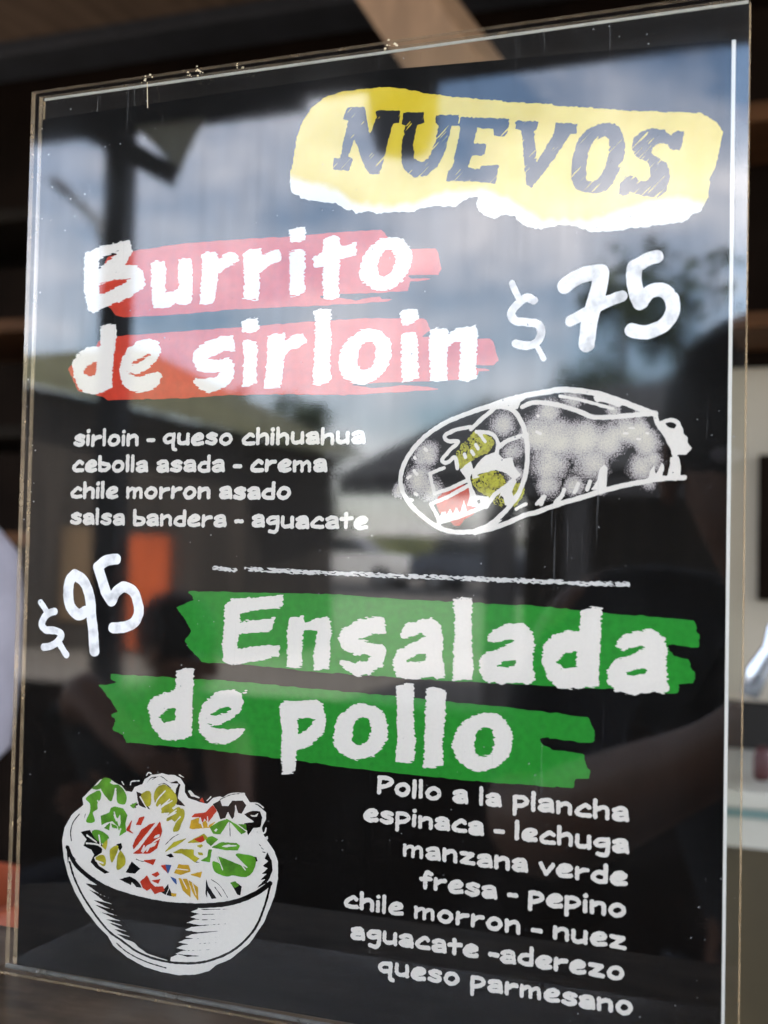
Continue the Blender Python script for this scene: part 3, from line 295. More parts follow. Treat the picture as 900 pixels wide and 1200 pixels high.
 'burrito_lines': [["L",1.33,1,1,[[151.55,175.2],[144.83,173.25],[138.04,170.46],[132.25,166.49],[128.04,161.44],[126.08,156.34],[126.73,151.74],[129.97,147.17],[135.41,142.91],[140.23,140.8],[144.95,140.47],[150.12,141.34],[155.19,144.86],[159.18,149.34],[161.61,154.26],[162.67,160.16],[162.31,166.07],[160.71,171.03],[158.22,174.15],[154.63,175.23]]],["L",1.53,1,0,[[151.55,175.2],[156.14,176.69],[162.7,178.15],[168.69,178.97],[170.12,179.27],[175.05,179.13],[181.39,177.98],[187.18,176.04],[192.42,173.86],[196.19,172.34]]],["L",1.29,1,0,[[161.0,174.88],[163.75,176.0],[167.75,175.8],[171.18,175.13],[176.12,173.55],[180.52,171.76],[185.81,171.65],[192.44,172.09],[196.89,172.33]]],["P",[[150.78,174.72],[153.58,176.4],[160.19,177.47],[162.71,177.8],[160.47,176.23],[159.74,174.27],[156.69,174.69],[153.62,174.41]]],["P",[[145.99,140.48],[150.11,142.33],[156.22,144.13],[152.18,141.36],[148.09,139.72]]],["L",0.87,1,0,[[171.39,177.57],[177.54,176.29],[181.92,174.97],[185.78,173.82]]],["P",[[180.44,177.18],[184.78,176.58],[188.15,174.82],[187.44,174.12],[184.32,175.39],[180.94,175.96]]],["L",1.22,1,0,[[196.89,172.23],[197.53,169.61],[199.62,166.5],[201.32,163.18],[202.28,160.34]]],["L",1.02,1,0,[[198.55,169.83],[200.86,170.54],[202.62,169.75],[203.66,167.38]]],["P",[[197.38,170.33],[199.01,170.06],[199.95,168.86],[201.81,168.12],[202.94,169.75],[203.89,167.38],[205.14,165.95],[205.3,164.54],[206.36,163.12],[204.88,161.35],[202.82,161.37],[201.44,160.82],[200.7,164.6],[199.05,166.98]]],["P",[[200.89,160.82],[203.05,161.04],[203.63,158.45],[203.58,155.64],[202.45,154.46],[199.9,155.27],[200.78,158.47]],[[201.4,156.82],[201.72,157.29],[201.82,156.58],[201.5,156.44]]],["L",1.35,1,0,[[204.5,155.49],[199.21,155.27],[192.69,154.14],[186.09,152.71],[177.95,150.29],[170.64,148.07],[165.71,146.19],[162.27,145.32],[155.24,142.29],[148.07,140.41]]],["P",[[180.34,152.32],[181.75,154.73],[182.43,157.61],[183.6,159.05],[184.58,158.08],[184.39,154.72],[184.18,152.33]]],["P",[[195.03,154.71],[195.92,157.55],[196.84,158.96],[197.11,156.13],[198.69,159.43],[199.4,158.48],[198.96,156.12],[197.36,154.71]]],["L",1.07,0,0,[[175.74,151.59],[176.68,153.77]]],["L",1.06,0,0,[[179.13,152.32],[179.92,154.49]]],["L",1.07,0,0,[[172.09,150.12],[173.03,152.31]]],["L",1.07,0,0,[[170.63,148.9],[172.57,150.85]]],["L",1.08,0,0,[[166.67,148.39],[167.63,150.35]]],["L",0.89,0,0,[[165.48,148.39],[167.19,150.35]]],["L",0.89,0,0,[[159.72,146.97],[162.47,148.37]]],["L",0.89,0,0,[[165.31,172.42],[165.57,172.27]]],["L",0.89,0,0,[[165.14,168.0],[166.15,167.49]]],["L",0.94,0,0,[[133.11,163.68],[133.65,163.32]]],["L",0.94,0,0,[[130.1,161.27],[130.32,161.06]]],["L",0.94,0,0,[[130.01,157.6],[130.84,156.58]]],["L",0.95,0,0,[[128.16,155.57],[128.96,156.07]]],["L",0.94,0,0,[[130.42,151.14],[130.96,150.83]]],["L",0.94,0,0,[[128.84,149.45],[129.65,149.3]]],["L",0.57,0,0,[[190.13,168.65],[191.32,168.53]]],["L",0.57,0,0,[[188.73,167.24],[189.68,167.13]]],["L",0.57,0,0,[[194.63,167.15],[195.09,167.04]]],["L",0.57,0,0,[[192.3,165.66],[193.01,165.55]]],["L",1.22,1,0,[[153.1,174.67],[150.05,172.24],[146.48,169.05]]],["L",1.14,1,0,[[146.47,169.7],[142.29,168.97],[138.9,167.31],[139.98,165.88],[142.89,165.59],[140.56,163.35],[138.24,160.59],[139.58,159.73],[142.03,161.22],[142.77,158.3]]],["L",1.11,1,0,[[148.06,168.37],[152.46,167.7],[154.3,165.19],[153.86,161.72]]],["L",1.21,1,0,[[154.33,163.7],[157.36,165.89],[162.39,167.3]]],["L",0.91,0,0,[[148.58,168.26],[150.7,165.49]]],["L",0.92,0,0,[[148.02,164.77],[148.67,163.51]]],["L",0.92,0,0,[[146.75,163.03],[147.4,162.03]]],["L",0.92,0,0,[[144.79,162.05],[145.07,161.29]]],["P",[[146.96,157.53],[147.73,158.27],[148.74,159.76],[150.77,161.74],[153.84,162.71],[155.92,160.71],[158.46,161.18],[159.01,158.71],[161.07,156.23],[159.08,154.76],[157.01,156.74],[153.93,157.74],[150.86,157.01],[148.29,156.27],[149.85,155.77],[147.27,155.27]]],["P",[[143.57,157.79],[146.65,160.28],[147.48,157.77],[146.48,155.78],[147.32,152.78],[148.39,150.78],[152.02,150.3],[151.54,148.31],[150.01,147.3],[145.85,147.77],[146.58,150.78],[145.72,154.78]],[[148.68,149.19],[149.45,149.54],[149.73,148.55],[148.96,148.29]]],["L",1.04,0,0,[[138.92,158.32],[134.7,156.82],[135.46,153.78],[136.2,151.15],[140.26,152.37],[145.72,154.78]]],["L",1.14,0,0,[[145.75,153.28],[140.3,150.25],[135.2,148.21],[137.24,144.69],[137.81,142.68]]],["P",[[137.01,142.68],[138.54,145.97],[139.59,146.23],[139.87,145.22],[140.89,147.14],[141.71,145.49],[142.72,147.5],[143.8,145.76],[144.88,149.37],[145.88,146.28],[151.02,148.3],[151.05,147.06],[143.31,144.0],[138.6,142.69]]],["L",1.21,0,0,[[151.3,147.56],[153.55,150.8],[156.07,152.78]]],["P",[[154.11,147.83],[156.06,153.28],[158.56,155.5],[159.84,154.76],[158.63,151.8],[159.18,148.84],[156.67,147.84],[156.11,150.31],[155.34,150.8]]]],
 'bowl_white': [["P",[[15.33,41.91],[16.14,45.97],[18.54,50.19],[22.85,53.79],[22.47,55.86],[24.3,57.62],[26.43,59.65],[28.54,61.95],[30.99,62.95],[32.88,62.33],[34.76,61.45],[36.63,60.83],[38.21,59.41],[40.35,59.35],[41.21,60.99],[43.91,62.01],[44.77,63.64],[47.13,65.13],[49.52,65.6],[50.71,65.96],[52.8,65.62],[55.17,65.83],[57.27,64.99],[58.8,63.08],[58.86,61.04],[60.09,59.37],[63.32,58.66],[66.53,58.2],[68.5,60.16],[70.78,60.87],[72.22,60.5],[73.63,61.39],[76.73,62.18],[79.29,61.91],[80.75,60.05],[83.57,59.32],[86.13,57.58],[86.18,55.6],[84.86,52.99],[85.47,51.07],[87.19,49.02],[89.2,46.52],[90.37,43.69],[90.5,38.79],[89.53,33.75],[86.42,25.97],[81.87,19.19],[75.54,13.6],[70.77,11.18],[68.54,9.11],[63.67,7.4],[58.45,6.52],[52.55,6.55],[46.55,7.22],[40.45,9.18],[35.16,12.06],[33.22,14.65],[29.42,17.27],[24.59,21.61],[20.63,26.64],[17.92,31.6],[16.15,36.69]]],["L",0.67,1,0,[[72.25,60.48],[74.44,61.78],[78.84,62.34]]],["P",[[59.83,61.5],[60.73,61.7],[62.13,60.52],[63.96,59.9],[63.75,59.61],[61.01,60.02]]],["L",0.38,1,0,[[66.47,59.15],[67.78,60.45]]],["L",0.37,1,0,[[81.1,59.83],[83.27,59.96],[85.26,58.91]]],["P",[[85.92,50.37],[86.98,50.99],[87.01,49.91],[86.59,49.67]]],["L",0.41,1,0,[[84.6,51.2],[85.88,51.72],[86.28,53.11]]],["L",0.39,1,0,[[39.74,61.49],[40.18,62.54],[42.77,62.97]]],["L",0.39,1,0,[[45.3,64.8],[45.97,65.75],[46.92,65.55]]],["L",0.34,1,0,[[56.71,65.99],[58.34,65.34]]],["L",0.31,1,0,[[36.61,62.22],[37.36,61.28]]]],
 'bowl_black': [["L",1.44,1,0,[[17.47,40.02],[19.66,36.29],[23.57,33.04],[31.18,29.61],[40.15,27.84],[51.32,27.03],[61.33,27.52],[69.98,28.72],[76.77,30.57],[83.15,33.59],[88.06,37.27]]],["P",[[17.16,40.28],[18.19,38.95],[21.0,36.38],[18.24,37.72],[17.83,35.2],[17.53,36.82]]],["P",[[28.04,30.42],[40.15,27.71],[51.32,27.03],[61.33,27.52],[62.21,27.23],[66.29,26.83],[75.03,28.18],[64.48,26.93],[62.03,25.75],[66.11,25.4],[74.41,26.74],[64.31,25.33],[61.85,24.16],[65.93,23.81],[74.01,25.14],[63.14,23.54],[60.68,22.35],[64.76,22.16],[73.83,23.75],[62.48,21.37],[60.02,20.18],[64.1,20.02],[73.0,21.62],[62.59,19.15],[60.13,17.95],[64.2,18.06],[72.08,19.75],[60.15,17.33],[57.67,16.12],[61.77,16.11],[70.8,17.87],[59.74,15.62],[57.27,14.41],[61.38,14.15],[68.64,15.47],[59.52,13.9],[57.05,12.69],[61.16,12.32],[66.15,13.25],[58.1,12.68],[55.62,11.46],[55.39,10.26],[52.42,10.6],[47.32,11.42],[44.27,12.79],[42.54,14.07],[39.69,14.56],[36.23,15.83],[41.55,15.54],[38.69,16.04],[34.74,17.25],[40.23,16.96],[37.36,17.47],[33.25,18.87],[39.0,18.41],[36.12,18.92],[32.02,19.72],[37.86,19.87],[34.98,20.38],[30.03,21.69],[36.33,21.28],[33.44,21.8],[28.03,23.67],[35.08,22.94],[32.19,23.46],[27.5,25.03],[34.31,24.62],[31.41,25.15],[25.69,28.07],[33.1,26.33],[30.19,26.87],[24.41,29.76],[30.97,29.64],[28.05,30.19],[24.61,31.21]]],["L",0.71,1,0,[[18.42,35.62],[20.5,30.58],[25.13,24.04],[32.53,16.9],[38.16,14.02],[44.93,11.09],[53.92,9.92],[63.29,10.74],[70.43,13.01],[77.43,17.1],[83.42,23.6],[86.57,30.92],[88.07,37.02]]],["L",0.36,1,0,[[36.35,13.0],[40.4,10.71],[47.1,8.83],[53.98,8.03]]],["L",0.36,1,0,[[21.48,50.72],[19.36,48.13],[18.47,45.15],[18.82,42.31]]],["P",[[86.9,46.05],[88.38,43.91],[88.75,41.27],[87.95,38.87],[86.92,37.21],[83.94,35.51],[84.57,36.36],[86.46,38.31],[84.96,37.94],[86.85,39.89],[85.34,39.72],[87.02,41.45],[85.5,42.05],[87.18,43.58],[86.09,44.23]]],["L",0.29,0,0,[[84.25,48.08],[84.69,47.74]]],["L",0.29,0,0,[[84.92,47.18],[85.58,46.87]]],["L",0.29,0,0,[[85.39,46.08],[86.17,45.97]]],["P",[[22.16,45.33],[25.56,46.29],[26.57,45.17],[29.04,43.8],[30.56,41.92],[30.14,39.84],[27.3,37.9],[29.32,35.68],[33.23,34.1],[31.32,33.47],[27.88,35.11],[26.13,36.55],[27.36,38.93],[26.25,40.23],[23.29,41.14],[24.44,43.31]]],["P",[[38.94,34.76],[40.95,38.41],[42.16,37.54],[44.08,36.55],[42.25,34.74]]],["P",[[35.34,42.84],[36.99,43.5],[37.5,42.26],[36.59,40.95]]],["P",[[23.92,55.56],[25.42,57.34],[25.01,55.05]]],["P",[[41.93,59.67],[44.78,58.92],[45.33,56.36],[47.26,54.54],[43.0,55.53],[42.48,57.3]]],["P",[[40.39,55.89],[42.98,56.14],[41.62,54.39]]],["P",[[53.57,63.12],[55.85,64.12],[57.26,63.06],[56.85,61.43],[56.47,59.01],[58.34,57.59],[59.05,56.87],[56.07,56.98],[55.51,60.11],[55.92,61.94],[56.79,63.41]]],["P",[[68.52,58.36],[70.94,59.77],[71.65,58.07],[73.65,58.26],[74.93,59.95],[78.45,60.36],[79.67,59.03],[78.12,56.36],[77.01,56.64],[76.07,58.88],[75.73,55.34],[75.09,54.5],[73.71,56.32],[72.86,54.67],[71.1,54.1],[70.37,55.99]]],["P",[[79.0,56.44],[81.59,57.67],[84.2,57.73],[84.99,55.87],[84.42,53.11],[82.17,52.69],[80.48,50.38],[79.07,53.73],[82.55,54.47],[79.9,55.76]],[[80.75,56.42],[82.5,56.4],[83.78,57.3],[83.16,56.08],[81.64,55.93]]],["P",[[81.95,44.54],[83.48,44.33],[83.82,43.21],[82.87,42.91]]],["P",[[52.85,41.53],[54.67,42.33],[55.86,41.27],[54.25,40.97]]],["P",[[62.03,40.97],[64.76,40.68],[63.41,40.41]]],["P",[[36.63,32.41],[40.39,33.74],[42.54,33.11],[44.24,31.7],[44.73,30.76],[42.85,30.74],[41.16,32.14],[40.95,31.11],[39.04,31.69]]],["P",[[50.34,30.83],[52.63,31.51],[53.97,33.06],[54.24,31.7],[53.15,29.59]]],["P",[[53.38,29.61],[54.47,31.93],[55.45,29.87],[56.83,29.84],[55.92,29.45]]],["P",[[66.92,35.89],[67.65,34.09],[70.65,30.74],[68.88,30.41],[67.24,32.67],[67.54,30.17],[66.73,31.63]]],["P",[[74.95,35.94],[76.7,36.34],[78.84,35.23],[78.34,32.54],[77.46,32.74]]],["L",0.21,1,0,[[68.49,36.15],[71.66,34.57],[74.18,31.57]]],["L",0.21,1,0,[[69.89,33.97],[72.19,31.52]]],["L",0.22,1,0,[[42.58,39.19],[44.48,38.8],[47.28,39.12]]],["L",0.18,1,0,[[23.48,49.77],[23.68,51.02]]],["L",0.17,1,0,[[70.93,59.96],[74.44,61.66],[77.96,62.37]]],["L",0.17,1,0,[[47.44,63.78],[50.2,65.03],[53.5,63.52],[56.25,63.96]]],["L",0.17,1,0,[[45.38,62.4],[46.96,64.14],[49.28,64.75]]],["L",0.17,1,0,[[49.59,62.37],[51.66,62.95],[54.01,61.77]]],["L",0.17,1,0,[[74.21,54.02],[74.57,49.38]]],["L",0.21,1,0,[[52.69,44.7],[54.93,46.92],[57.18,48.35]]]],
 'leaf_green': [["S",[[28.94,61.34],[30.85,62.24],[33.3,60.91],[35.7,60.92],[38.17,58.51],[38.02,55.66],[35.39,55.82],[34.79,59.42],[33.22,56.23],[32.01,56.32],[29.5,58.94]]],["S",[[24.0,55.98],[28.54,58.65],[29.1,56.45],[27.95,54.71],[28.0,53.08],[26.35,51.69],[27.17,49.11],[24.25,48.82],[25.6,52.03],[25.38,54.46]]],["P",[[29.53,50.98],[32.62,52.3],[33.06,53.77],[34.48,54.31],[37.36,53.98],[38.85,52.1],[38.22,49.61],[38.53,47.22],[36.44,45.79],[37.08,47.88],[35.14,48.9],[33.66,49.97],[31.76,49.37],[29.86,48.37]],[[33.57,52.8],[34.82,51.3],[35.55,50.97],[36.45,52.68],[36.79,49.47],[36.14,47.38],[35.35,49.73],[34.21,50.84]]],["S",[[26.54,45.99],[28.96,46.44],[32.39,44.96],[31.75,42.46],[29.55,43.04],[27.58,44.05]]],["P",[[30.86,47.45],[32.73,49.06],[32.56,47.01]]],["P",[[33.46,48.93],[35.15,48.49],[35.41,47.91],[33.73,47.94]]],["P",[[39.94,55.24],[42.04,56.25],[41.14,54.55]]],["S",[[28.0,60.44],[30.35,62.69],[32.78,62.09],[28.52,59.26],[26.09,59.24]]],["P",[[67.82,51.42],[70.68,53.28],[73.32,54.32],[76.45,53.08],[79.52,53.39],[80.01,51.5],[78.28,50.54],[75.12,53.33],[73.99,54.0],[71.22,49.81],[68.99,49.77]],[[68.74,50.53],[69.84,51.43],[70.51,51.11],[69.87,50.06]]],["S",[[69.01,41.35],[71.48,40.85],[73.08,39.08],[70.53,42.7],[71.87,42.85],[78.54,41.26],[80.74,41.12],[76.7,44.16],[79.33,44.64],[82.84,44.06],[82.7,40.96],[80.37,38.37],[75.98,38.25],[73.34,37.75],[69.75,38.7]]],["P",[[68.66,45.62],[71.74,47.32],[76.6,47.65],[77.72,46.99],[77.1,45.76],[73.13,45.33]],[[70.88,46.06],[73.96,47.17],[76.63,46.87],[73.55,45.96]]],["P",[[66.34,48.12],[68.57,48.75],[70.38,48.16],[68.2,45.97],[66.82,47.0]]],["P",[[67.56,44.72],[68.46,44.82],[67.89,41.23],[65.19,41.32],[67.18,42.52]]],["P",[[75.17,35.84],[76.7,36.41],[77.82,35.5],[76.52,34.76]]]],
 'leaf_yellow': [["S",[[49.38,61.55],[52.15,62.2],[54.98,60.46],[56.2,58.18],[54.2,55.61],[51.01,54.1],[53.21,57.9],[50.46,56.84],[49.32,55.94],[48.3,58.64]]],["S",[[43.84,58.83],[46.62,60.1],[47.19,56.94],[46.29,55.65],[44.86,56.31]]],["S",[[50.83,62.08],[53.62,61.73],[55.9,59.35],[53.76,57.16],[55.2,55.3],[58.4,55.81],[58.7,53.26],[56.3,49.45],[55.29,49.35],[56.63,53.46],[52.99,51.9],[53.84,54.38],[51.05,54.9]]],["S",[[53.34,53.53],[56.94,56.27],[57.94,53.59],[57.15,49.54],[55.31,49.35],[56.17,51.42],[54.29,52.83]]],["S",[[28.03,37.78],[30.65,39.09],[31.68,37.17],[30.76,35.85]]],["S",[[33.24,40.99],[35.83,42.49],[35.43,40.02],[33.84,37.41]]],["S",[[36.36,40.93],[38.31,39.53],[38.39,37.11],[35.82,35.41]]],["S",[[30.32,41.9],[32.41,44.15],[31.32,40.78]]],["P",[[55.58,42.63],[57.84,43.86],[62.39,44.16],[62.44,42.59],[64.27,41.81],[62.95,40.67],[61.1,41.65],[58.33,42.73]]],["P",[[52.81,42.72],[55.49,45.59],[59.57,47.21],[56.89,45.15]]],["P",[[63.71,45.48],[65.05,46.02],[65.51,45.68],[64.63,45.11]]],["P",[[63.99,43.55],[65.35,43.5],[65.59,43.01],[64.24,42.98]]],["P",[[60.51,46.13],[62.3,47.3],[65.86,49.25],[67.01,48.19],[65.03,46.81]]]],
 'leaf_gold': [["P",[[56.0,36.67],[57.52,39.22],[60.72,39.38],[61.45,37.69],[58.07,36.31]]],["P",[[61.7,36.73],[65.29,37.93],[64.88,36.32]]],["P",[[57.65,35.08],[60.39,35.2],[61.6,32.58],[61.67,30.15],[59.12,31.89]]],["P",[[61.08,34.89],[64.07,33.27],[64.27,29.57],[62.54,31.52]]],["P",[[60.84,50.51],[61.45,52.75],[63.92,53.78],[63.74,52.19],[64.88,51.91],[66.19,53.22],[67.14,51.74],[69.34,53.14],[67.6,51.4],[61.75,50.41]]],["P",[[55.2,30.43],[56.81,30.43],[56.6,29.69],[55.45,29.67]]]],
 'tomato_red': [["P",[[41.28,43.07],[42.15,45.18],[44.18,48.21],[46.94,50.09],[48.78,50.76],[41.54,42.22]]],["P",[[50.54,51.26],[51.27,48.54],[50.35,45.25],[49.71,43.38],[47.21,41.51],[41.58,40.89],[43.43,42.3],[47.94,47.99]],[[44.38,41.8],[46.19,44.0],[48.04,44.8],[49.89,45.2],[49.0,43.7],[46.7,42.85],[45.33,41.5]],[[48.01,45.8],[48.9,47.09],[50.74,47.88],[50.54,46.66]]],["P",[[42.25,49.62],[43.36,51.74],[44.99,52.31],[43.89,49.78]]],["P",[[38.76,47.65],[40.56,50.66],[39.94,47.77],[41.15,46.89]]],["P",[[45.41,39.03],[49.36,39.87],[48.48,38.25]]],["P",[[44.21,32.5],[46.49,34.57],[47.96,32.54],[49.39,31.52],[52.15,32.05],[52.65,30.91],[49.44,29.61],[48.0,31.15],[46.63,30.19],[45.2,31.02]]],["P",[[48.34,35.18],[50.17,36.19],[50.74,35.66],[49.75,34.75]]],["P",[[48.4,33.39],[51.16,34.12],[50.51,32.85]]],["P",[[51.41,38.13],[52.88,38.61],[53.64,36.39]]],["P",[[61.65,53.95],[62.53,54.83],[66.12,55.58],[68.53,57.97],[69.78,56.52],[68.61,55.03],[67.1,52.92],[65.72,53.96],[65.31,52.74],[63.91,54.18]]],["P",[[62.75,47.35],[65.43,48.62],[65.92,47.29],[64.58,46.76]]],["P",[[64.22,58.94],[64.87,59.79],[65.5,58.47]]]],
 'leaf_blue': [["P",[[53.01,38.63],[54.81,38.71],[53.78,36.21]]],["P",[[54.36,35.29],[56.59,34.75],[56.81,33.39]]]],
 'bowl_veins': [["L",0.49,1,0,[[29.02,58.9],[30.78,57.02],[32.28,55.53]]],["L",0.49,1,0,[[34.54,59.8],[34.13,57.73],[33.48,55.64]]],["L",0.49,1,0,[[28.16,55.55],[29.19,54.01]]],["L",0.48,1,0,[[34.29,52.67],[35.1,50.11]]],["L",0.49,1,0,[[24.48,42.09],[28.62,42.12],[31.08,40.76]]],["L",0.49,1,0,[[29.0,45.02],[29.58,42.22]]],["L",0.49,1,0,[[24.64,44.56],[28.1,42.88]]],["L",0.49,1,0,[[32.41,44.15],[32.29,40.48],[32.88,37.3]]],["L",0.48,1,0,[[36.36,40.93],[34.1,36.63]]],["L",0.49,1,0,[[28.06,37.17],[30.73,36.66]]],["L",0.39,1,0,[[48.44,61.87],[47.63,57.78],[48.2,54.63]]],["L",0.39,1,0,[[52.19,60.8],[49.49,57.95],[48.42,55.05]]],["L",0.39,1,0,[[54.59,58.03],[51.41,56.14],[49.14,54.32]]],["L",0.39,1,0,[[43.39,58.19],[45.36,55.56],[47.29,53.74]]],["L",0.39,1,0,[[42.07,55.24],[44.95,53.51]]],["L",0.39,1,0,[[56.07,54.59],[52.44,52.64]]],["L",0.39,1,0,[[46.25,42.01],[48.04,44.6],[50.78,46.49]]],["L",0.39,1,0,[[44.38,41.8],[45.27,43.5],[44.86,41.45]]],["L",0.39,1,0,[[53.72,58.35],[51.01,56.1]]],["L",0.39,1,0,[[56.12,55.39],[52.51,52.65]]],["L",0.39,1,0,[[57.55,53.55],[54.44,50.06]]],["L",0.38,1,0,[[64.37,53.83],[65.35,51.17]]],["L",0.38,1,0,[[66.83,54.46],[67.14,51.74]]],["L",0.37,1,0,[[76.44,53.47],[80.01,51.5]]],["L",0.37,1,0,[[70.04,44.21],[72.41,39.39]]],["L",0.37,1,0,[[74.91,45.13],[80.3,41.07]]],["L",0.37,1,0,[[76.72,43.38],[79.88,40.25]]],["L",0.37,1,0,[[72.65,46.44],[76.62,46.95]]],["L",0.37,1,0,[[76.08,58.5],[76.61,55.43]]],["L",0.37,1,0,[[76.4,55.02],[81.68,54.58]]],["L",0.37,1,0,[[72.87,54.28],[73.71,56.32]]],["L",0.25,1,0,[[58.56,35.38],[60.47,32.45]]],["L",0.25,1,0,[[62.22,34.63],[63.69,30.87]]],["L",0.25,1,0,[[56.65,37.93],[60.76,38.0]]],["L",0.26,1,0,[[54.43,35.29],[56.33,33.14]]]],
}
TEXT_LEFT = [('sirloin - queso chihuahua', 15.16, 165.71, 115.14, 165.17, 4.0), ('cebolla asada - crema', 14.8, 157.59, 103.32, 157.12, 4.02), ('chile morron asado', 14.45, 149.2, 92.04, 149.14, 4.03), ('salsa bandera - aguacate', 14.74, 140.95, 116.5, 140.7, 3.97)]
TEXT_RIGHT = [('Pollo a la plancha', 120.55, 66.09, 191.68, 65.34, 3.91), ('espinaca - lechuga', 116.57, 58.15, 191.8, 56.95, 3.91), ('manzana verde', 128.62, 49.52, 191.48, 48.53, 3.88), ('fresa - pepino', 133.85, 41.28, 191.37, 40.25, 3.86), ('chile morron - nuez', 111.12, 33.14, 191.49, 32.02, 3.9), ('aguacate -aderezo', 113.43, 24.68, 191.17, 24.06, 3.89), ('queso parmesano', 121.94, 16.22, 193.49, 15.43, 3.86)]


# ------------------------------------------------------------------ flat ink shapes: distance field -> contour -> mesh
def spline(pts, closed, k=6):
    p = np.array(pts, float); n = len(p)
    if n < 3: return p
    out = []
    for i in range(n if closed else n - 1):
        if closed: a, b, c, d = p[(i-1) % n], p[i], p[(i+1) % n], p[(i+2) % n]
        else: a, b, c, d = p[max(i-1, 0)], p[i], p[i+1], p[min(i+2, n-1)]
        for t in np.arange(k) / k:
            out.append(0.5 * (2*b + (c-a)*t + (2*a-5*b+4*c-d)*t*t + (3*b-a-3*c+d)*t**3))
    if not closed: out.append(p[-1])
    return np.array(out)

def value_noise(U, V, fu, fv, seed):
    x, y = U * fu, V * fv
    ix, iy = np.floor(x).astype(np.int64), np.floor(y).astype(np.int64)
    tx, ty = x - ix, y - iy
    tx, ty = tx*tx*(3-2*tx), ty*ty*(3-2*ty)
    def h(a, b):
        q = (a * 374761393 + b * 668265263 + seed * 974634533) & 0xFFFFFFFF
        q = ((q ^ (q >> 13)) * 1274126177) & 0xFFFFFFFF
        return ((q ^ (q >> 16)) & 0xFFFF) / 65535.0
    return (h(ix,iy)*(1-tx)+h(ix+1,iy)*tx)*(1-ty) + (h(ix,iy+1)*(1-tx)+h(ix+1,iy+1)*tx)*ty

def seg_dist(U, V, a, b):
    d = b - a; L = max((d*d).sum(), 1e-9)
    t = np.clip(((U-a[0])*d[0] + (V-a[1])*d[1]) / L, 0, 1)
    return np.hypot(U-a[0]-t*d[0], V-a[1]-t*d[1])

